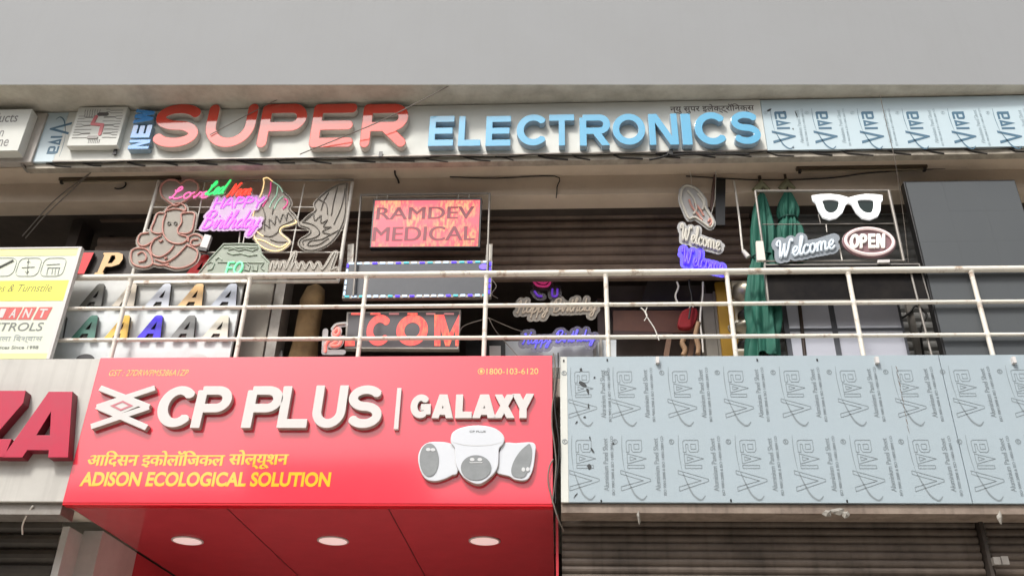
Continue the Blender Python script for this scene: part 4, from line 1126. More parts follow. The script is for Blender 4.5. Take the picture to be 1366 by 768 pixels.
neon('neon_figure_sign', 'small red tube figure on clear acrylic left of the red capitals', 'neon sign', [('outline_tube', fg, glow('pale red neon', (250, 116, 104), .8), .013), ('white_tube', [gf([(800, 500), (830, 470), (900, 462)])], M_unlitw, .008)], .4, M_clearw, .03, [gf([(730, 520), (720, 700), (880, 700)])])

# ------------------------------------------------------------------ sample letters on display, left
AY = .32
sbd = thing('sample_board', 'pale board of two rows of coloured slanted sample capitals', 'display board', tuple(P(200, 475, AY)))
M_bd = mat('pale blue grey board', (222, 228, 230), .35, dirt=.25, dirt_c=(150, 152, 150), scale=4, rvar=.2)
xl_, xr_ = P(92, 390, AY)[0], P(321, 400, AY)[0]
zt_, zm_, zb_ = P(200, 371, AY)[2], P(200, 416, AY)[2], 5.46
MB().box(xl_, xr_, AY, AY+.03, zm_+.006, zt_).build('upper_tray', mat('grey board', (204, 206, 204), .4, dirt=.3, dirt_c=(160, 158, 152), scale=4), sbd)
MB().box(xl_-.02, xr_, AY-.012, AY+.03, zb_, zm_).build('lower_tray', M_bd, sbd)
bar_z = P(200, 373, AY)[2]
MB().box(P(176, 374, AY)[0], xr_+.05, AY-.05, AY-.02, P(250, 377, AY-.05)[2], P(250, 373, AY-.05)[2]).build('top_strip', M_rail, sbd)
def slantA(): return [[(0, 0), (.33, 0), (.42, .19), (.69, .19), (.68, 0), (1.0, 0), (.90, .93), (.84, 1.0), (.64, 1.0), (.56, .95)],
                      [(.50, .37), (.70, .37), (.715, .74)]]
def sample(par, lps, xl, xr, yt, yb, c, Y, dep=.05, nm='letter', side=None):
    x0, x1, z0, z1 = pbox(xl, xr, yt, yb, Y-dep)
    face = mat('sample acrylic %d %d %d' % c, c, .3, dirt=.12, dirt_c=tuple(int(v*.75) for v in c), scale=7)
    sd = mat('dark letter return', (52, 50, 48), .4) if side is None else side
    MB().shape(fit(lps, x0, x1, z0, z1), Y-dep, dep-.012, 0, 1, .002).build(nm, [face, sd], par)
for xl, xr, c in ((110, 138.5, (86, 86, 80)), (153, 182, (206, 196, 180)), (197, 228, (196, 202, 214)), (240, 272, (222, 182, 124)), (284, 317, (178, 186, 200))):
    sample(sbd, slantA(), xl, xr, 378.5, 408, c, AY-.012)
for xl, xr, c in ((57, 87, (222, 224, 226)), (99, 130, (72, 124, 110)), (143, 173, (240, 196, 84)), (186, 217, (58, 28, 226)), (230, 261, (126, 128, 128)), (272, 306, (226, 222, 206))):
    sample(sbd, slantA(), xl, xr, 420.5, 450.5, c, AY-.024)
for xl, xr, c in ((101, 125, (70, 70, 72)), (250, 276, (214, 216, 216))):
    sample(sbd, [arc(.5, .5, .5, .5, 0, 350, 24)], xl, xr, 472, 486, c, AY-.024, .03, 'round_sample')
tb = thing('sample_board', 'dark backing board with a red and a tan sample capital above the top rail', 'display board', tuple(P(190, 372, .42)))
MB().slab([P(103, 334, .44), P(300, 336, .44), P(296, 371, .44), P(96, 371, .44)], .02).build('backing', mat('brown black board', (52, 44, 40), .6, dirt=.4), tb)
sample(tb, [[(.22, 0), (.78, 0), (1, 1), (.4, 1)]], 103, 121, 337, 365, (224, 26, 36), .44, .06)
sample(tb, [[(0, 0), (.36, 0), (.36, .08), (.30, .1), (.36, .36), (.62, .36), (.9, .46), (1, .7), (.95, .92), (.75, 1.0), (.14, 1.0), (.13, .92), (.20, .9), (.1, .1), (0, .08)], [(.42, .50), (.48, .88), (.64, .88), (.70, .72), (.6, .52)]], 130, 162, 337, 366, (226, 184, 128), .44, .06)
sample(tb, slantA(), 246, 279, 340, 372, (226, 40, 46), .44, .06)

# yellow and white shop board at the left edge
yb_ = thing('shop_board', 'yellow and white printed shop board standing on the left signs', 'sign', (-5.6, .03, 5.6))
yx1, yz1, yz0 = (P(105, 329, .02)[0]+P(73, 474, .02)[0])/2, P(60, 330, .02)[2], 5.64
MB().box(-9, yx1-.035, .02, .05, yz0, yz1-.02).build('printed_face', mat('pale print', (220, 225, 206), .3, dirt=.2, dirt_c=(196, 202, 196), scale=3), yb_)
MB().box(yx1-.034, yx1, .012, .07, yz0, yz1).box(-9, yx1-.035, .012, .07, yz1-.019, yz1).build('edge_frame', M_white, yb_)
def yq(py): return P(50, py, .018)[2]
M_yel = mat('bright yellow print', (238, 232, 84), .35, dirt=.1, dirt_c=(240, 236, 150), scale=3)
MB().box(-9, yx1-.036, .0172, .0195, yq(401), yq(374)).build('yellow_band', M_yel, yb_)
MB().box(-9, yx1-.036, .0172, .0195, yq(341), yz1-.021).build('yellow_band', mat('pale yellow print', (232, 230, 160), .35), yb_)
MB().box(-9, yx1-.036, .0172, .0195, yz0+.002, yq(471)).build('yellow_band', mat('pale yellow print', (0, 0, 0)), yb_)
M_pgrey = mat('grey print ink', (120, 124, 120), .5); M_pred = mat('salmon print ink', (206, 92, 88), .5); M_pol = mat('olive print ink', (122, 122, 60), .5); M_pl = mat('light grey print ink', (172, 178, 178), .5)
def ytext(txt, xl, xr, yt, yb, m_, off=.0, sh=.15):
    m = MB(); x0, x1, z0, z1 = pbox(xl, xr, yt, yb, .0165); put_text(m, txt, x0, x1, z0, z1, .0165, .002, off, sh); m.build('lettering', m_, yb_)
ytext('Gates & Turnstile', -22, 70, 379, 389, M_pol, .0, .2)
ytext('NTROLS', -14, 57, 430, 441, M_pgrey, .004, .12)
ytext('\u0906\u092a\u0932\u093e \u0935\u093f\u0936\u094d\u0935\u093e\u0938'.replace('\u0935\u093f', '\u093f\u0935'), -18, 56, 446, 457, M_pl, .0, 0)
ytext('Services Since 1998', -14, 51, 461, 465, M_pgrey, .0, 0)
for ch, xl, xr in (('I', -4, 9), ('A', 11, 25), ('N', 29, 44), ('T', 49, 65)):
    x0, x1, z0, z1 = pbox(xl-1.5, xr+1.5, 409.5, 426, .0165)
    MB().add([(x0-.01, .0165, z0), (x1-.02, .0165, z0), (x1+.01, .0165, z1), (x0+.02, .0165, z1)], [(0, 1, 2, 3)]).build('red_tile', M_pred, yb_)
    m = MB(); put_text(m, ch, x0+.035, x1-.035, z0+.02, z1-.02, .0145, .001, .02, .1); m.build('lettering', M_white, yb_)
m = MB()
def rr(xl, xr, yt, yb):
    x0, x1, z0, z1 = pbox(xl, xr, yt, yb, .015); q = .25*(x1-x0); lp = arc(x1-q, z1-q, q, q, 90, 0, 5)+arc(x1-q, z0+q, q, q, 0, -90, 5)+arc(x0+q, z0+q, q, q, 270, 180, 5)+arc(x0+q, z1-q, q, q, 180, 90, 5)
    return lp
def loop_tube(lp, r_=.003): return MB().tube([(p[0], .0165, p[1]) for p in lp], r_, 5, True)
for (xl, xr) in ((-14, 20), (23, 53), (56, 86)): loop_tube(rr(xl, xr, 344, 368)).build('icon_frame', M_pl, yb_)
def ylines(pls, r_, m_, nm='icon'):
    mb = MB()
    for pl in pls: mb.tube([tuple((P(p[0], p[1], .0165)[0], .0165, P(p[0], p[1], .0165)[2])) for p in pl], r_, 5)
    mb.build(nm, m_, yb_)
ylines([[(-6, 359), (18, 347)]], .012, M_pgrey)
ylines([[(38, 346), (36, 366)], [(29, 357), (46, 356)], [(36, 350), (38, 348), (40, 350)], [(34, 362), (36, 365), (38, 362)]], .0035, M_pgrey)
ylines([[(62, 353), (80, 352)], [(64, 357), (62, 366)], [(79, 357), (77, 366)], [(64, 357), (80, 357)], [(70, 357), (69, 366)], [(74, 357), (73, 366)]], .0045, M_pl)

# ------------------------------------------------------------------ hanging signs in the middle
HY = .37
gh = zmap(880, 230, 5.119, HY)
gp = [gh(p) for p in ([(150, 120), (180, 95), (230, 105), (270, 140), (305, 190), (310, 240), (345, 300), (365, 345), (345, 380), (300, 350), (240, 310), (200, 320), (170, 260), (145, 190), (150, 120)], [(190, 130), (230, 180), (250, 250), (230, 290)], [(260, 150), (300, 210), (290, 260)])]
gp2 = [gh(p) for p in ([(200, 190), (220, 240), (260, 290), (290, 330)], [(240, 220), (270, 250), (300, 300)], [(330, 340), (345, 320), (355, 345), (340, 365)])]
neon('neon_motif_sign', 'crumpled clear wrapped sign with pale pink tubes hanging above both welcome signs', 'neon sign', [('outline_tube', gp, M_unlitw, .013), ('pink_tube', gp2, M_unlitp, .012)], HY, M_clearw, .03, [gh([(200, 150), (260, 250), (320, 330)])], wires=[gh([(220, 90), (215, 30), (200, -40)]), gh([(340, 330), (380, 180), (385, -10)])])
wl1 = place(script('Welcome'), (880+140/5.119, 230+460/5.119), (880+415/5.119, 230+535/5.119), 22, HY-.02, .12)
neon('neon_welcome_sign', 'grey white unlit welcome script sloping down, hung above a blue one', 'neon sign', [('lettering', wl1, G_white if False else M_unlitw, .013)], HY, M_clearw, .04, [gh([(150, 400), (300, 450), (420, 500)])])
wl2 = place(script('Welcome'), (880+150/5.119, 230+620/5.119), (880+440/5.119, 230+690/5.119), 22, HY-.02, .12)
neon('neon_welcome_sign', 'blue glowing welcome script just behind the top rail', 'neon sign', [('lettering', wl2, G_blue, .014)], HY, mat('blue lit acrylic', (120, 110, 220), .3, alpha=.8, emit=(60, 40, 235), es=.45), .045, [gh([(150, 560), (300, 610), (430, 650)])])  # blue tube light is put into the sheet's own colour and emission
wc = thing('power_cord', 'white cord with a small plug hanging between the blue welcome sign and parasols', 'cord', tuple(P(982, 246, .4)))
q = zmap(880, 230, 5.119, .4)([(508, 60), (525, 180), (545, 330), (565, 520), (578, 545)]); MB().tube([(p[0], .4, p[1]) for p in smooth(q)], .012, 6).build('cord', M_wcable, wc)
q = zmap(880, 230, 5.119, .4)([(570, 535), (605, 578)]); MB().tube([(p[0], .4, p[1]) for p in q], [.022, .03], 8).build('plug', M_white, wc)
p9 = thing('hanging_strap', 'dark hanging strap and black board on the beam beside the clear wrapped motif', 'strap', tuple(P(955, 236, .42)))
MB().slab([P(954, 237, .42), P(968, 238, .42), P(967, 300, .42), P(955, 300, .42)], .03).build('board', M_black, p9)
MB().tube([P(954, 234, .41), P(951, 255, .41), P(949, 280, .41)], .02, 6).build('strap', mat('brown strap', (94, 72, 66), .7), p9)

# inside, seen below the raised shutter
IY = 1.1
gi = zmap(680, 365, 6.68, IY)
hb = place(script('Happy Birthday'), (680+60/6.68, 365+345/6.68), (680+770/6.68, 365+325/6.68), 17, IY-.02, .2)
neon('neon_birthday_sign', 'dim warm white birthday script behind the railing between two posts', 'neon sign', [('lettering', hb, mat('dim warm tube', (190, 176, 156), .4, emit=(190, 174, 160), es=.16), .009)], IY, M_clear, .045)
hb2 = place(script('Happy Birthday'), (680+110/6.68, 365+620/6.68), (680+760/6.68, 365+590/6.68), 15, IY-.02, .2)
neon('neon_birthday_sign', 'blue birthday script just under the dim warm white one', 'neon sign', [('lettering', hb2, glow('dim blue neon', (82, 74, 214), .6), .009)], IY, mat('grey violet acrylic', (120, 116, 140), .2, alpha=.5), .05)
vv = [gi(p) for p in ([(210, 70), (250, 110), (330, 115), (360, 80), (340, 50), (260, 55), (210, 70)], [(220, 60), (300, 90), (350, 60)])]
vb = [gi(p) for p in ([(220, 160), (250, 200), (290, 205)], [(380, 140), (380, 200), (420, 200), (425, 140)])]
neon('neon_motif_sign', 'dim magenta and violet motif high in the opening under the top rail', 'neon sign', [('magenta_tube', vv, glow('dim magenta neon', (170, 40, 96), .5), .014), ('violet_tube', vb[:1], glow('dim violet neon', (84, 34, 170), .5), .014), ('violet_tube', vb[1:], glow('dim violet neon', (84, 34, 170), .5), .014)], IY, mat('smoky acrylic', (96, 84, 88), .2, alpha=.5), .05)
wp = thing('white_counter', 'white counter front below the blue script sign inside the opening', 'counter', tuple(P(720, 475, 1.25)))
MB().slab([P(668, 455, 1.25), P(822, 453, 1.25), P(822, 490, 1.25), P(668, 490, 1.25)], .3).build('front_panel', mat('white laminate', (216, 222, 226), .4, dirt=.2), wp)
for px in (793, 801): MB().box(P(px-2, 460, 1.24)[0], P(px+2, 460, 1.24)[0], 1.2, 1.24, 5.46, P(px, 452, 1.24)[2]).build('upright', M_steel, wp)
MB().slab([P(621, 453, 1.2), P(674, 453, 1.2), P(674, 490, 1.2), P(621, 490, 1.2)], .05).build('dark_drawer', M_black, wp)
MB().slab([P(653, 461, 1.19), P(668, 461, 1.19), P(668, 490, 1.19), P(653, 490, 1.19)], .008).build('white_card', M_white, wp)
bn = thing('wooden_bench', 'underside of a brown wooden bench top inside the opening', 'bench', tuple(P(880, 440, 1.8)))
MB().slab([P(818, 414, 1.3), P(936, 414, 1.3), P(925, 444, 1.3), P(818, 441, 1.3)], .1).build('bench_top', mat('reddish brown wood', (110, 66, 48), .5, dirt=.5, dirt_c=(70, 40, 30), scale=5), bn)
MB().slab([P(818, 441, 1.28), P(925, 445, 1.28), P(925, 449, 1.28), P(818, 446, 1.28)], .1).build('edge_strip', mat('dark wood', (64, 38, 32), .5), bn)
for px in (890, 922): MB().slab([P(px, 445, 1.27), P(px+7, 445, 1.27), P(px-2, 500, 1.27), P(px-9, 500, 1.27)], .08).build('leg', mat('worn wood', (120, 90, 70), .6), bn)
MB().box(P(806, 420, 1.6)[0], P(945, 420, 1.6)[0], 1.6, 1.7, 5.46, 7.4).build('screen_panel', mat('grey brown partition', (128, 116, 114), .6, dirt=.4, dirt_c=(60, 54, 54)), bn)
rbg = thing('cloth_bag', 'small red cloth bag hanging in front of the brown bench', 'bag', tuple(P(915, 440, 1.3)))
gx = zmap(800, 380, 5.464, 1.1)
MB().shape([[(p[0], p[1]) for p in smooth(gx([(600, 220), (640, 190), (690, 185), (700, 230), (670, 300), (620, 315), (580, 300)]), True, 4)]], 1.06, .08, 0, 0, .02).build('body', mat('red cloth', (140, 20, 30), .8, dirt=.4, dirt_c=(110, 14, 24), scale=12, bump=.3), rbg)
MB().tube([(p[0], 1.1, p[1]) for p in gx([(650, 190), (668, 120), (690, 190)])], .01, 5).build('strap', M_wcable, rbg)
yd = thing('door_leaf', 'narrow mustard yellow door edge beside the pale door frame', 'door', tuple(P(967, 470, 1.2)))
MB().box(P(958.5, 420, 1.15)[0], P(980, 420, 1.15)[0], 1.15, 1.2, 5.46, P(960, 376, 1.15)[2]).build('leaf', mat('mustard laminate', (204, 158, 48), .5, dirt=.3, dirt_c=(160, 120, 40), scale=5), yd)
sh = thing('display_shelf', 'cream back panel and shelves with two trophies beside the yellow door', 'shelf', tuple(P(1000, 475, 1.0)))
MB().box(P(981, 420, 1.0)[0], P(1022, 420, 1.0)[0], 1.0, 1.04, 5.46, P(1000, 374, 1.0)[2]).build('back_panel', mat('cream board', (176, 166, 140), .5, dirt=.5), sh)
for py in (428, 466): MB().box(P(981, py, .8)[0], P(1024, py, .8)[0], .8, .998, P(1000, py, .8)[2]-.015, P(1000, py, .8)[2]+.01).build('shelf', M_rail, sh)
M_chr = mat('dull chrome', (160, 154, 138), .38, metal=.85, dirt=.5, scale=9)
for k, (px, py, hh, lab) in enumerate(((1000, 424, .42, 'upper dull silver trophy bowl on the shelf by the yellow door'), (1000, 464, .26, 'lower dull silver trophy cup on the shelf by the yellow door'))):
    c = P(px, py, .9)
    t = thing('trophy', lab, 'trophy', (c[0], .9, c[2]), 'trophies on the shelf')
    MB().lathe(c[0], .9, [(0, 0), (.13, 0), (.13, .05), (.09, .07), (0, .07)], 20, z0=c[2]).build('base', M_black, t)
    MB().lathe(c[0], .9, [(.02, .07), (.03, .1), (.14, .14+hh*.2), (.17, .12+hh*.45), (.15, .10+hh*.7), (.12, .1+hh*.72), (.0, .1+hh*.7)], 22, z0=c[2]).build('cup', M_chr, t)
    for sx in (-1, 1): MB().tube(smooth([(c[0]+sx*.15, .9, c[2]+.14+hh*.5), (c[0]+sx*.2, .9, c[2]+.14+hh*.5), (c[0]+sx*.19, .9, c[2]+.14+hh*.25), (c[0]+sx*.14, .9, c[2]+.14+hh*.2)]), .012, 6).build('handle', M_chr, t)
lpan = thing('leaning_panel', 'tall dark grey panel leaning inside the opening above the brown bench', 'panel', tuple(P(880, 414, 1.35)))
MB().slab([P(866, 368, 1.45), P(905, 368, 1.45), P(899, 413, 1.38), P(852, 413, 1.38)], .04).build('sheet', mat('dark grey laminate', (96, 92, 94), .5, dirt=.3), lpan)
for k, (px, py0, py1, m__, lab) in enumerate(((903, 376, 404, M_wcable, 'short pale cord dangling above the red bag inside the opening'), (936, 376, 470, M_wcable, 'long pale cord hanging along the left side of the door frame'), (930, 430, 472, mat('tan rope', (150, 120, 92), .8), 'tan rope hanging under the bench beside the door frame'), (912, 452, 474, mat('tan rope', (0, 0, 0)), 'short tan rope end beneath the red bag'), (921, 370, 425, M_cable, 'dark cord hanging behind the red bag'))):
    o = MB().tube(smooth([P(px+2*math.sin(j*1.4+k), py0+(py1-py0)*j/5, 1.0) for j in range(6)]), .012 if k in (0, 1, 4) else .03, 6).build('rope' if k in (2, 3) else 'loose_wire', m__)
    tag(o, lab, 'rope' if k in (2, 3) else 'wire')
# wire clip on the rail
cw = thing('wire_clip', 'pale twisted wire hanging from the middle rail in front of the brown bench', 'wire', tuple(P(860, 412, .09)))
gw_ = zmap(800, 380, 5.464, .09)
MB().tube([(p[0], .09, p[1]) for p in smooth(gw_([(300, 165), (325, 190), (350, 240), (395, 310), (415, 355), (432, 402)]))], .006, 6).build('wire', M_wcable, cw)
MB().tube([(p[0], .085, p[1]) for p in smooth(gw_([(345, 165), (335, 200), (345, 225), (325, 262)]))], .005, 6).build('wire', M_wcable, cw)
# brown sack
sk = thing('sack', 'tall dusty brown sack standing in the dark doorway', 'sack', tuple(P(404, 476, .85)))
ks = P(404, 470, .85)
n = 18; v = []; f = []
prof = [(.0, .24), (.12, .27), (.3, .24), (.5, .2), (.7, .19), (.9, .2), (1.0, .15), (1.04, .02)]
hs_ = P(400, 385, .85)[2]-5.46
rnd = random.Random(9)
for t_, rr_ in prof:
    for j in range(n):
        a = 2*math.pi*j/n; r_ = .7*rr_*(1+.10*math.sin(3*a+t_*5)+.06*rnd.uniform(-1, 1))
        v.append((ks[0]-.02+.06*t_+r_*math.cos(a), 0.85+.8*r_*math.sin(a), 5.46+t_*hs_))
for i in range(len(prof)-1):
    for j in range(n): f.append((i*n+j, i*n+(j+1) % n, (i+1)*n+(j+1) % n, (i+1)*n+j))
MB().add(v, f, 0, True).build('body', mat('dusty brown sackcloth', (120, 96, 62), .9, dirt=.7, dirt_c=(70, 54, 36), scale=6, bump=.6, bump_scale=25), sk)
for k, px in enumerate((365, 375)):
    c = P(px, 472, .8); b_ = thing('small_bottle', ('left' if k == 0 else 'right')+' of two tiny pale bottles at the foot of the brown sack', 'bottle', (c[0], .8, 5.46), 'tiny bottles by the sack')
    MB().lathe(c[0], .8, [(0, 0), (.03, 0), (.03, .09), (.012, .13), (.012, .16), (0, .16)], 12, z0=c[2]-.12).build('glass', M_clearw, b_)
    MB().box(c[0]-.03, c[0]+.03, .77, .83, 5.46, c[2]-.12).build('stand', M_black, b_)

# ------------------------------------------------------------------ right hand bay
GY = .19
M_green = mat('sea green canvas', (26, 94, 78), .75, dirt=.35, dirt_c=(22, 84, 70), scale=5, bump=.3, bump_scale=18)
def parasol(label, px, pt, pb_, w0, w1, Y, sd_):
    c0, c1 = P(px, pt, Y), P(px+3, pb_, Y)
    t = thing('folded_parasol', label, 'parasol', (c1[0], Y, c1[2]), 'folded green parasols')
    rnd = random.Random(sd_); n = 96; rows = 40; v = []; f = []
    for i in range(rows+1):
        u = i/rows; R_ = (w0*min(1, u*4)**.5+(w1-w0)*u)*(1-.22*math.exp(-((u-.42)/.06)**2))
        for j in range(n):
            a = 2*math.pi*j/n
            nz = mnoise.noise(Vector((2.2*math.cos(a)+sd_, 2.2*math.sin(a), 3.5*u)))+.5*mnoise.noise(Vector((6*math.cos(a)+sd_, 6*math.sin(a), 5*u)))
            r_ = R_*(1+.20*math.sin(8*a+1.8*math.sin(3*u+sd_)+1.5*nz)+.10*math.sin(13*a+u*4)+.28*nz)
            v.append((c0[0]+(c1[0]-c0[0])*u+r_*math.cos(a), Y+r_*math.sin(a), c0[2]+(c1[2]-c0[2])*u-.03*math.sin(5*a+sd_)*u))
    for i in range(rows):
        for j in range(n): f.append((i*n+j, i*n+(j+1) % n, (i+1)*n+(j+1) % n, (i+1)*n+j))
    MB().add(v, f, 0, True).build('canopy', M_green, t)
    MB().tube([(c0[0], Y, c0[2]+.22), (c0[0], Y, c0[2]-.02), (c1[0], Y, 5.46)], .02, 8).build('pole', mat('dark wood pole', (60, 46, 36), .5), t)
    MB().tube([(c0[0]-.07, Y, c0[2]+.0), (c0[0]+.0, Y-.03, c0[2]+.09), (c0[0]+.09, Y, c0[2]+.02)], [.05, .05, .02], 8).build('top_cap', mat('khaki cloth cap', (124, 122, 96), .8), t)
    zt__ = c0[2]+(c1[2]-c0[2])*.42; xt = c0[0]+(c1[0]-c0[0])*.42; R_ = (w0+(w1-w0)*.42)*.92
    MB().tube([(xt+R_*math.cos(a), Y+R_*math.sin(a), zt__) for a in np.linspace(0, 6.28, 24, endpoint=False)], .014, 6, True).build('tie_band', mat('dark green band', (16, 70, 60), .7), t)
parasol('left folded green parasol nearest the white cord', 1016, 256, 480, .10, .165, .42, 1)
parasol('folded green parasol with a dark pointed tip behind the welcome script', 1050, 254, 352, .08, .15, .44, 4)
g8 = zmap(990, 230, 5.909, GY)
fr2 = thing('sign_stand', 'grey tube frame carrying the white spectacles, the welcome script and the oval', 'stand', (3, GY, 5.9))
for a, b, r_ in (((100, 148), (1160, 145), .014), ((103, 148), (205, 900), .014), ((1155, 145), (1275, 700), .018)): bar(a, b, r_, 'frame_tube', fr2, M_steel, GY, g8)
bar((160, 410), (1205, 404), .006, 'cross_wire', fr2, M_steel, GY, g8)
bar((190, 700), (1270, 695), .010, 'cross_bar', fr2, M_steel, GY, g8)
bar((760, 560), (790, 700), .008, 'cross_wire', fr2, M_whitesteel, GY, g8); bar((600, 330), (618, 400), .005, 'cross_wire', fr2, M_steel, GY, g8); bar((662, 410), (668, 470), .005, 'cross_wire', fr2, M_whitesteel, GY, g8)
MB().slab([P(990+110/5.909, 230+540/5.909, GY-.03), P(990+165/5.909, 230+540/5.909, GY-.03), P(990+185/5.909, 230+690/5.909, GY-.03), P(990+118/5.909, 230+690/5.909, GY-.03)], .04).build('adapter', M_rail, fr2)
g8a = zmap(990, 230, 5.909, GY-.05)
def sl(pts, k=4): return [tuple(p) for p in smooth(g8a(pts), True, k)]
spo = g8a([(553, 182), (620, 172), (700, 170), (770, 178), (840, 198), (900, 182), (970, 170), (1040, 172), (1104, 180), (1106, 218), (1092, 232), (1088, 300), (1068, 342), (1010, 366), (950, 356), (905, 315), (868, 250), (840, 232), (815, 250), (790, 312), (745, 352), (690, 366), (640, 350), (608, 300), (585, 238), (562, 218)])
sp = thing('spectacles_sign', 'white cut-out spectacles sign hung from the grey frame', 'sign', tuple(P(1130, 290, GY-.05)))
MB().shape([[tuple(p) for p in spo], sl([(632, 218), (700, 208), (760, 220), (766, 255), (745, 300), (700, 320), (658, 300), (640, 255)]), sl([(910, 215), (980, 208), (1038, 220), (1037, 285), (1015, 318), (965, 312), (928, 280), (912, 245)])], GY-.05, .03, 0, 0, .005).build('frame_plate', mat('lit white acrylic', (240, 242, 242), .3, emit=(240, 246, 250), es=.28), sp)
for pl in ([(632, 218), (700, 208), (760, 220), (766, 255), (745, 300), (700, 320), (658, 300), (640, 255)], [(910, 215), (980, 208), (1038, 220), (1037, 285), (1015, 318), (965, 312), (928, 280), (912, 245)]):
    MB().shape([sl(pl)], GY-.03, .004).build('lens', mat('dark tinted acrylic', (34, 46, 44), .1), sp)
ww = place(script('Welcome'), (990+272/5.909, 230+678/5.909), (990+735/5.909, 230+592/5.909), 24, GY-.07, .15)
neon('neon_welcome_sign', 'large bluish white welcome script rising to the right in front of the parasols', 'neon sign', [('lettering', ww, mat('bluish white tube', (206, 216, 224), .4, emit=(200, 214, 226), es=.12), .014)], GY-.04, mat('frosted grey acrylic', (150, 158, 166), .3, alpha=.85), .055, [g8([(300, 560), (420, 600), (600, 570), (720, 530)])])  # unlit tubes with a faint glow put into their material
oc = g8a([(1003, 545)])[0]; orx = (g8a([(1190, 545)])[0][0]-g8a([(815, 545)])[0][0])/2; orz = (g8a([(1003, 440)])[0][1]-g8a([(1003, 645)])[0][1])/2
op = thing('oval_sign', 'oval mauve open sign with a pale ring, right of the welcome script', 'sign', (oc[0], GY-.05, oc[1]-orz))
MB().shape([arc(oc[0], oc[1], orx+.03, orz+.03, 0, 355, 48)], GY-.04, .02, 0, 0, .003).build('plate', mat('mauve acrylic', (134, 104, 108), .3, dirt=.2, dirt_c=(110, 86, 92), scale=8), op)
MB().tube([(oc[0]+orx*math.cos(t), GY-.055, oc[1]+orz*math.sin(t)) for t in np.linspace(0, 2*math.pi, 48, endpoint=False)], .017, 8, True).build('ring_tube', mat('pinkish white tube', (232, 212, 210), .4, emit=(236, 214, 212), es=.25), op)
q = g8a([(842, 598), (1145, 488)])
wd = (q[1][0]-q[0][0]); hh = q[1][1]-q[0][1]; xx = q[0][0]+.02
for ch, a, b in (('O', 0, .27), ('P', .25, .49), ('E', .49, .73), ('N', .70, 1.0)):
    MB().shape(fit(glyph(ch, .6, .17, False, .22), xx+a*(wd-.05), xx+b*(wd-.05), q[0][1], q[1][1]), GY-.065, .022, 0, 0, .003).build('letter', mat('white lit letter', (236, 236, 230), .4, emit=(240, 238, 230), es=.2), op)
# long dark display on the right
dd = thing('led_board', 'long unlit black display board behind the top rail on the right', 'display board', tuple(P(1130, 400, GY)))
cc = [P(1019, 352, GY-.02), P(1227, 351, GY-.02), P(1241, 400, GY-.02), P(1024, 402, GY-.02)]
MB().slab(cc, .06).build('case', M_steel, dd, bevel=.003)
MB().slab(inset(cc, .016, -.002), .002).build('screen', mat('unlit black glass', (30, 29, 30), .6, spec=.06, dirt=.4, dirt_c=(58, 54, 50), scale=4), dd)
MB().slab([P(1171, 346.5, GY-.05), P(1187, 346, GY-.05), P(1187, 349.5, GY-.05), P(1171, 350, GY-.05)], .03).build('adapter', M_white, dd)
# big grey led cabinet
bc = thing('led_cabinet', 'tall blue grey unlit display cabinet at the right end of the balcony', 'display board', tuple(P(1320, 475, GY)))
bx0 = (P(1208, 244, GY)[0]+P(1257, 474, GY)[0])/2; bx1 = P(1353, 238, GY)[0]; bz1 = P(1280, 241, GY)[2]
M_cab = mat('grey led face', (78, 82, 85), .45, dirt=.3, dirt_c=(86, 90, 92), scale=1.5, streak=.2, rvar=.2)
MB().box(bx0, bx1, GY, GY+.1, 5.46, bz1).build('case', M_black, bc, bevel=.004)
nx_, nz_ = 3, 6
for i in range(nx_):
    for j in range(nz_):
        a0, a1 = bx0+.02+(bx1-bx0-.03)*i/nx_, bx0+.02+(bx1-bx0-.03)*(i+1)/nx_
        b0, b1 = 5.48+(bz1-5.5)*j/nz_, 5.48+(bz1-5.5)*(j+1)/nz_
        o_ = random.uniform(0, .0006)
        MB().box(a0+.0003, a1-.0003, GY-.006-o_, GY-.001, b0+.0003, b1-.0003).build('led_module', M_cab, bc)
bar((0, 0), (0, 0), .001, 'x', fr2) if False else None
MB().tube([P(1214, 360, GY-.03), P(1243, 474, GY-.03)], .012, 6).build('side_conduit', M_steel, bc)
# window with pale panes
wn_ = thing('window', 'pale paned window under the long black display on the right', 'window', tuple(P(1127, 475, .8)))
WY = .45
wc_ = [P(1044, 400, WY), P(1204, 400, WY), P(1214, 500, WY), P(1052, 500, WY)]
x0 = (wc_[0][0]+wc_[3][0])/2; x1 = (wc_[1][0]+wc_[2][0])/2; z1 = wc_[0][2]
xm = (P(1110, 420, WY)[0]); zm = P(1120, 440, WY)[2]
M_wf = mat('grey window frame', (96, 98, 104), .4, metal=.3)
MB().box(x0, x1, WY, WY+.05, 5.46, z1).build('frame', M_wf, wn_)
for a, b in ((x0+.05, xm-.03), (xm+.03, x1-.03)):
    for c, d in ((5.5, zm-.02), (zm+.02, z1-.03)): MB().box(a, b, WY-.008, WY-.001, c, d).build('pane', mat('frosted pale glass', (206, 208, 220), .12, dirt=.1, dirt_c=(190, 194, 206), scale=2, coat=1.0, cior=2.0), wn_)
ic = thing('iron_post', 'dark iron post with coiled cable between the pale window and grey cabinet', 'post', tuple(P(1224, 474, .7)))
MB().box(P(1216, 440, .7)[0], P(1224, 440, .7)[0], .7, .75, 5.46, P(1220, 404, .7)[2]).build('post', M_steel, ic)
MB().tube(smooth([P(1190, 412, .68), P(1200, 424, .68), P(1212, 418, .68), P(1222, 408, .68), P(1236, 420, .68), P(1228, 440, .68), P(1232, 474, .68)]), .012, 6).build('cable', M_cable, ic)

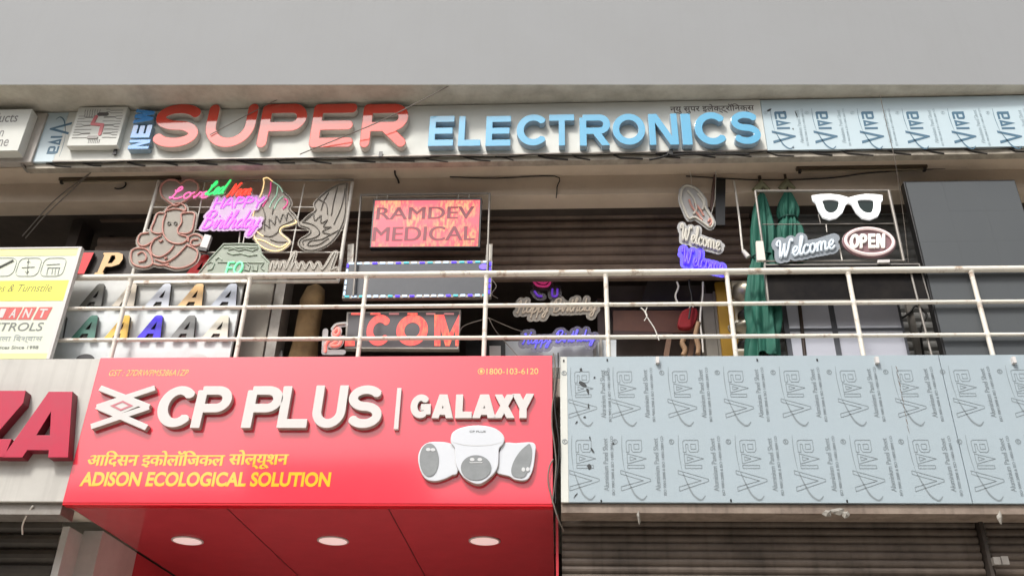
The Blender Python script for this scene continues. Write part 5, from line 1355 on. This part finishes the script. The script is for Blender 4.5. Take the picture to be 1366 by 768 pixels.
# ------------------------------------------------------------------ cables and wires
def cable(label, pts, r, m_, k=6, cat='cable', name='cable'):
    c = np.array(pts[0]); o = MB().tube(smooth(pts, False, k), r, 6).build(name, m_)
    return tag(o, label, cat)
cable('thin overhead wire crossing the red R of the long sign', [P(602, 113, -.30), P(555, 138, -.24), P(500, 165, -.2), P(400, 206, -.06)], .006, M_gcable, name='overhead_wire')
cable('thin wire on the concrete soffit above the red P', [P(398, 114, -.29), P(380, 128, -.16), P(352, 142, -.10), P(280, 180, -.1)], .005, M_gcable, name='overhead_wire')
cable('pale thin wire running down the film strip to the grey cabinet', [P(1174, 128, -.12), P(1184, 172, -.05), P(1194, 215, -.02), P(1204, 280, .25), P(1212, 350, .3)], .0035, M_gcable, name='overhead_wire')
cable('upper of two slanting dark wires under the left soffit', [P(136, 221, .2), P(108, 240, .3), P(70, 270, .4), P(30, 315, .5)], .007, M_gcable, name='slanting_wire')
cable('lower of two slanting dark wires under the left soffit', [P(128, 224, .2), P(100, 250, .3), P(60, 288, .4), P(34, 318, .5)], .007, M_gcable, name='slanting_wire')
cable('sagging black cable along the beam on the right', [P(915, 235, .41), P(1010, 240, .41), P(1100, 238, .41), P(1170, 230, .41), P(1300, 222, .4), P(1370, 212, .4)], .008, M_cable, name='beam_cable')
cable('dark cable on the beam running down beside the middle of the opening', [P(600, 236, .41), P(660, 238, .41), P(740, 235, .41), P(743, 250, .41), P(742, 264, .41)], .007, M_cable, 4, name='beam_cable')
cable('short dark hook of cable on the beam above the medical display', [P(527, 222, .3), P(527, 232, .3), P(531, 240, .4), P(532, 244, .4)], .012, M_cable, name='cable_end')
cable('curled dark cable loop on the beam above the neon heart', [P(164, 239, .41), P(168, 245, .41), P(165, 250, .41), P(158, 252, .41), P(153, 251, .41)], .009, M_cable, name='cable_end')
for i, lab in enumerate(('pale grey cable down the right edge of the red sign', 'dark cable down the gap beside the red sign', 'looping thin cable at the lower right corner of the red sign')):
    if i == 2: pts = [P(738, 612, -.02), P(733, 622, -.03), P(731, 640, -.03), P(735, 660, -.02), P(744, 690, .0), P(752, 708, .1)]
    else: pts = [(P(741, 476)[0]+.02*math.sin(j*1.3+i)+i*.03-.02, -.012-.004*i, 5.66-j*.19) for j in range(9)]
    cable(lab, pts, .007, (M_gcable, M_cable, M_gcable)[i], name='hanging_cable')
cable('pale torn thread hanging in front of the dark shutter at lower left', [P(44, 674, .04), P(36, 686, .1), P(30, 700, .2), P(30, 712, .3)], .008, M_wcable, name='hanging_thread')
for i, (pts, lab) in enumerate((([P(652, 424, .3), P(620, 434, .3), P(612, 446, .3)], 'thin wires spreading left from the post behind the railing'), ([P(652, 424, .3), P(662, 442, .3), P(690, 474, .3)], 'thin wire slanting down right from the post behind the railing'),
        ([P(652, 424, .3), P(690, 440, .3), P(735, 452, .3)], 'thin wire running right below the birthday script'), ([P(656, 372, .3), P(662, 382, .3), P(656, 392, .3), P(664, 398, .3)], 'tangled wire at the right end of the dashed display'))):
    cable(lab, pts, .004, M_gcable, name='thin_wire')

# ------------------------------------------------------------------ across the street (seen only in reflections)
for i_, (bx0, bx1, by1, bh, lab) in enumerate(((-40, -19, -24, 11.9, 'plain cream building across the street, far left'), (-18.9, -12, -24, 12.4, 'narrow cream building across the street, left of the tall one'), (-11.9, -5.2, -24.5, 13.6, 'tallest cream building across the street'),
        (-5.1, 3, -24.5, 12.0, 'lower cream building across the street, right of the tallest'), (3.1, 18, -24.2, 12.7, 'wide cream building across the street'), (18.2, 45, -24, 12.2, 'plain cream building across the street, far right'))):
    ob_ = thing('street_building', lab, 'building', ((bx0+bx1)/2, -28, 0), 'buildings across the street')
    MB().box(bx0, bx1, -32, by1, 0, bh).build('wall', mat('cream street wall', (150, 138, 120), .8, dirt=.4), ob_)
    bx = bx0+1
    while bx+1.6 < bx1:
        for bz in (3.5, 7.0): MB().box(bx, bx+1.6, by1+.002, by1+.1, bz, bz+1.6).build('window', M_black, ob_)
        bx += 4
